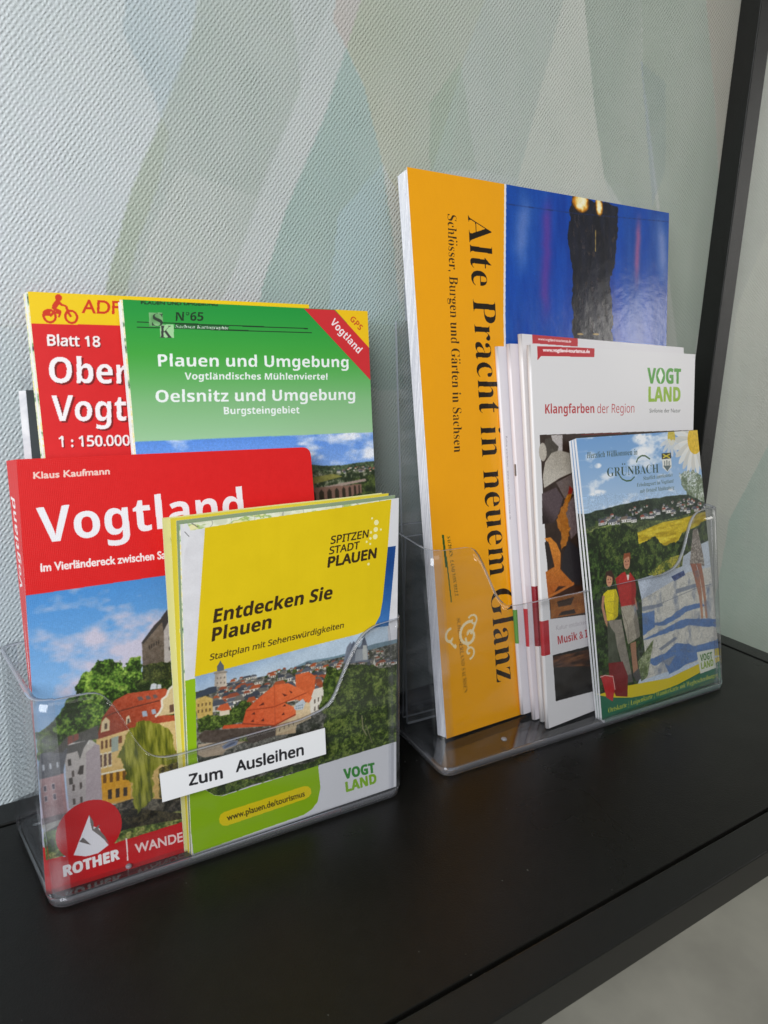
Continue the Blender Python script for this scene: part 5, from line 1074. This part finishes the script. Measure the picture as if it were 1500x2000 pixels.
# orange and blue castle book
def castle_book():
    c = art_castle_book(); m = printed('castle_book_print', c, .20, .35, .6, 5, crinkle=.35)
    f = Frame('or'); bl, tl, tr, r2, b2 = [(-0.04,0.10),(-0.63,29.51),(19.55,29.55),(19.04,21.61),(5.41,0.06)]; br = lineto(tr, r2, bl[1] + (b2[1] - bl[1]) / (b2[0] - bl[0]) * (tr[0] - bl[0]))
    root = thing('picture_book', 'tall glossy orange and blue picture book about castles, tallest thing in the right holder', 'book', f(10, 0, .3))
    q = [bl, br, tr, tl]; T = .62; bd = lambda a, b: .06 * math.sin(b / 30 * math.pi) 
    sheet('front_cover', f, q, 0, .04, m, root, ext(c), bd, 8, 16, edge=M['white_paper'], back=M['white_paper'])
    rr = random.Random(2)
    for i in range(8):
        n = .045 + i * .067; fan = lambda a, b, i=i: bd(a, b)
        l0 = -.02 - .024 * i - rr.uniform(0, .02); qq = [(bl[0] - .02 * i - .02, bl[1] + .06), (br[0] - .1, br[1] + .06), (tr[0] - .1, tr[1] - .1 - .02 * i), (tl[0] + l0, tl[1] - .10 - .02 * i - rr.uniform(0, .03))]
        sheet('page_section', f, qq, n, n + .058, M['pages'], root, None, fan, 2, 12)
    sheet('back_cover', f, [(bl[0] - .1, bl[1]), br, tr, (tl[0] - .16, tl[1] - .25)], T - .03, T, m, root, None, bd, 2, 8)
    # rounded belly of the leaf edges at the left
castle_book()
# white stapled brochures
def brochure(key, c, label, q, T, name, staples=(), bend=None):
    m = printed(name, c, .38, .15, .3, 10); f = Frame(key)
    root = thing('brochure', label, 'brochure', f(7, 0, T / 2), 'white stapled brochures in the right holder')
    sheet('front_cover', f, q, 0, .025, m, root, ext(c), bend, 6, 14, edge=M['white_paper'], back=M['white_paper'])
    sheet('page_block', f, inset(q, .05, .05, .04, .04), .03, T - .03, M['pages'], root, None, bend, 4, 10)
    sheet('back_cover', f, q, T - .025, T, M['white_paper'], root, None, bend, 4, 10)
    spine('spine', f, q[0], q[3], T, .10, m, root, ext(c), bend, 14)
    for b in staples:
        p = np.array(lerp2(q, 0, b)); o = f(p[0] - .115, p[1], T * .5); V = [o[0:3]]
        x, y, z = o; dz = .62; w = .035
        mesh('staple', [(x - w, y - w, z), (x + w, y - w, z), (x + w, y + w, z), (x - w, y + w, z), (x - w, y - w + dz * .17, z + dz), (x + w, y - w + dz * .17, z + dz), (x + w, y + w + dz * .17, z + dz), (x - w, y + w + dz * .17, z + dz)],
             [(0, 1, 2, 3), (4, 7, 6, 5), (0, 4, 5, 1), (1, 5, 6, 2), (2, 6, 7, 3), (3, 7, 4, 0)], M['steel'], root)
M['steel'] = plain('staple_steel', (.35, .34, .34), .3, .5, metal=1)
tl, bl, tr, r2 = [(-0.08,20.98),(-0.01,0.06),(13.88,20.63),(13.51,15.93)]
brochure('kl', art_sound(), 'front white brochure with red web tag, green logo and music photo', [bl, lineto(tr, r2, bl[1] + .3), tr, tl], .26, 'front_brochure_print', bend=lambda a, b: .05 * math.sin(b / 21 * math.pi))
tl, bl, tr = [(0.47,21.54),(0.82,0.07),(14.14,21.03)]
brochure('k2', art_second(), 'second white brochure, its red web tag just showing above the front one', [bl, (bl[0] + tr[0] - tl[0], bl[1] + .2), tr, tl], .30, 'second_brochure_print', bend=lambda a, b: .05 * math.sin(b / 21 * math.pi * 1.3))
tl, bl = [(0.31,21.01),(0.88,0.05)]
brochure('k3', art_third(), 'third white brochure, stapled fold with a red block low on its spine', [bl, (bl[0] + 14.2, bl[1]), (tl[0] + 14, tl[1]), tl], .28, 'third_brochure_print', (.66,), bend=lambda a, b: .10 * math.sin(b / 21 * math.pi) * (1 - a / 20))
tl, bl = [(0.49,20.87),(1.02,0.27)]
brochure('k4', art_fourth(), 'rearmost white brochure with a green block low on its spine, against the orange book', [bl, (bl[0] + 14.2, bl[1]), (tl[0] + 14, tl[1]), tl], .24, 'fourth_brochure_print', bend=lambda a, b: .05 + .07 * math.sin(b / 21 * math.pi * .8))
# village leaflets
def leaflets():
    c = art_village(); m = printed('village_leaflet_print', c, .34, .25, .4, 10); f = Frame('gr')
    tl, bl, tr, r1, br = [(-1.06,15.98),(0.24,-0.18),(9.34,15.98),(9.89,11.31),(11.27,-0.30)]
    grp = 'village leaflets standing at the front of the right holder'
    labels = ['front village leaflet with sky, daisies and walking couple, green foot band', 'second village leaflet, white edge just left of the front one', 'rearmost village leaflet, white edge nearest the music brochure']
    for k in range(3):
        root = thing('leaflet', labels[k], 'leaflet', f(5, 0, .1 * k), grp); n = .11 * k; dx = -.10 * k
        q = [(bl[0] + dx * .6, bl[1] + .03 * k), (br[0] + dx, br[1] + .03 * k), (tr[0] + dx, tr[1] - .04 * k), (tl[0] + dx * .8, tl[1] - .05 * k)]
        bd = lambda a, b, k=k: -(.10 - .05 * k) * math.sin(max(0, min(1, b / 16)) * math.pi) * (1 - a / 12)
        sheet('front_panel', f, q, n, n + .02, m, root, ext(c), bd, 8, 16, edge=M['white_paper'], back=M['white_paper'])
        for i in range(2): sheet('fold', f, inset(q, -.035 - .035 * i, .03, .03, .02 + .02 * i), n + .026 + i * .03, n + .046 + i * .03, M['white_paper'], root, None, lambda a, b, i=i: bd(a, b) * (1 + .25 * i), 3, 12)
leaflets()
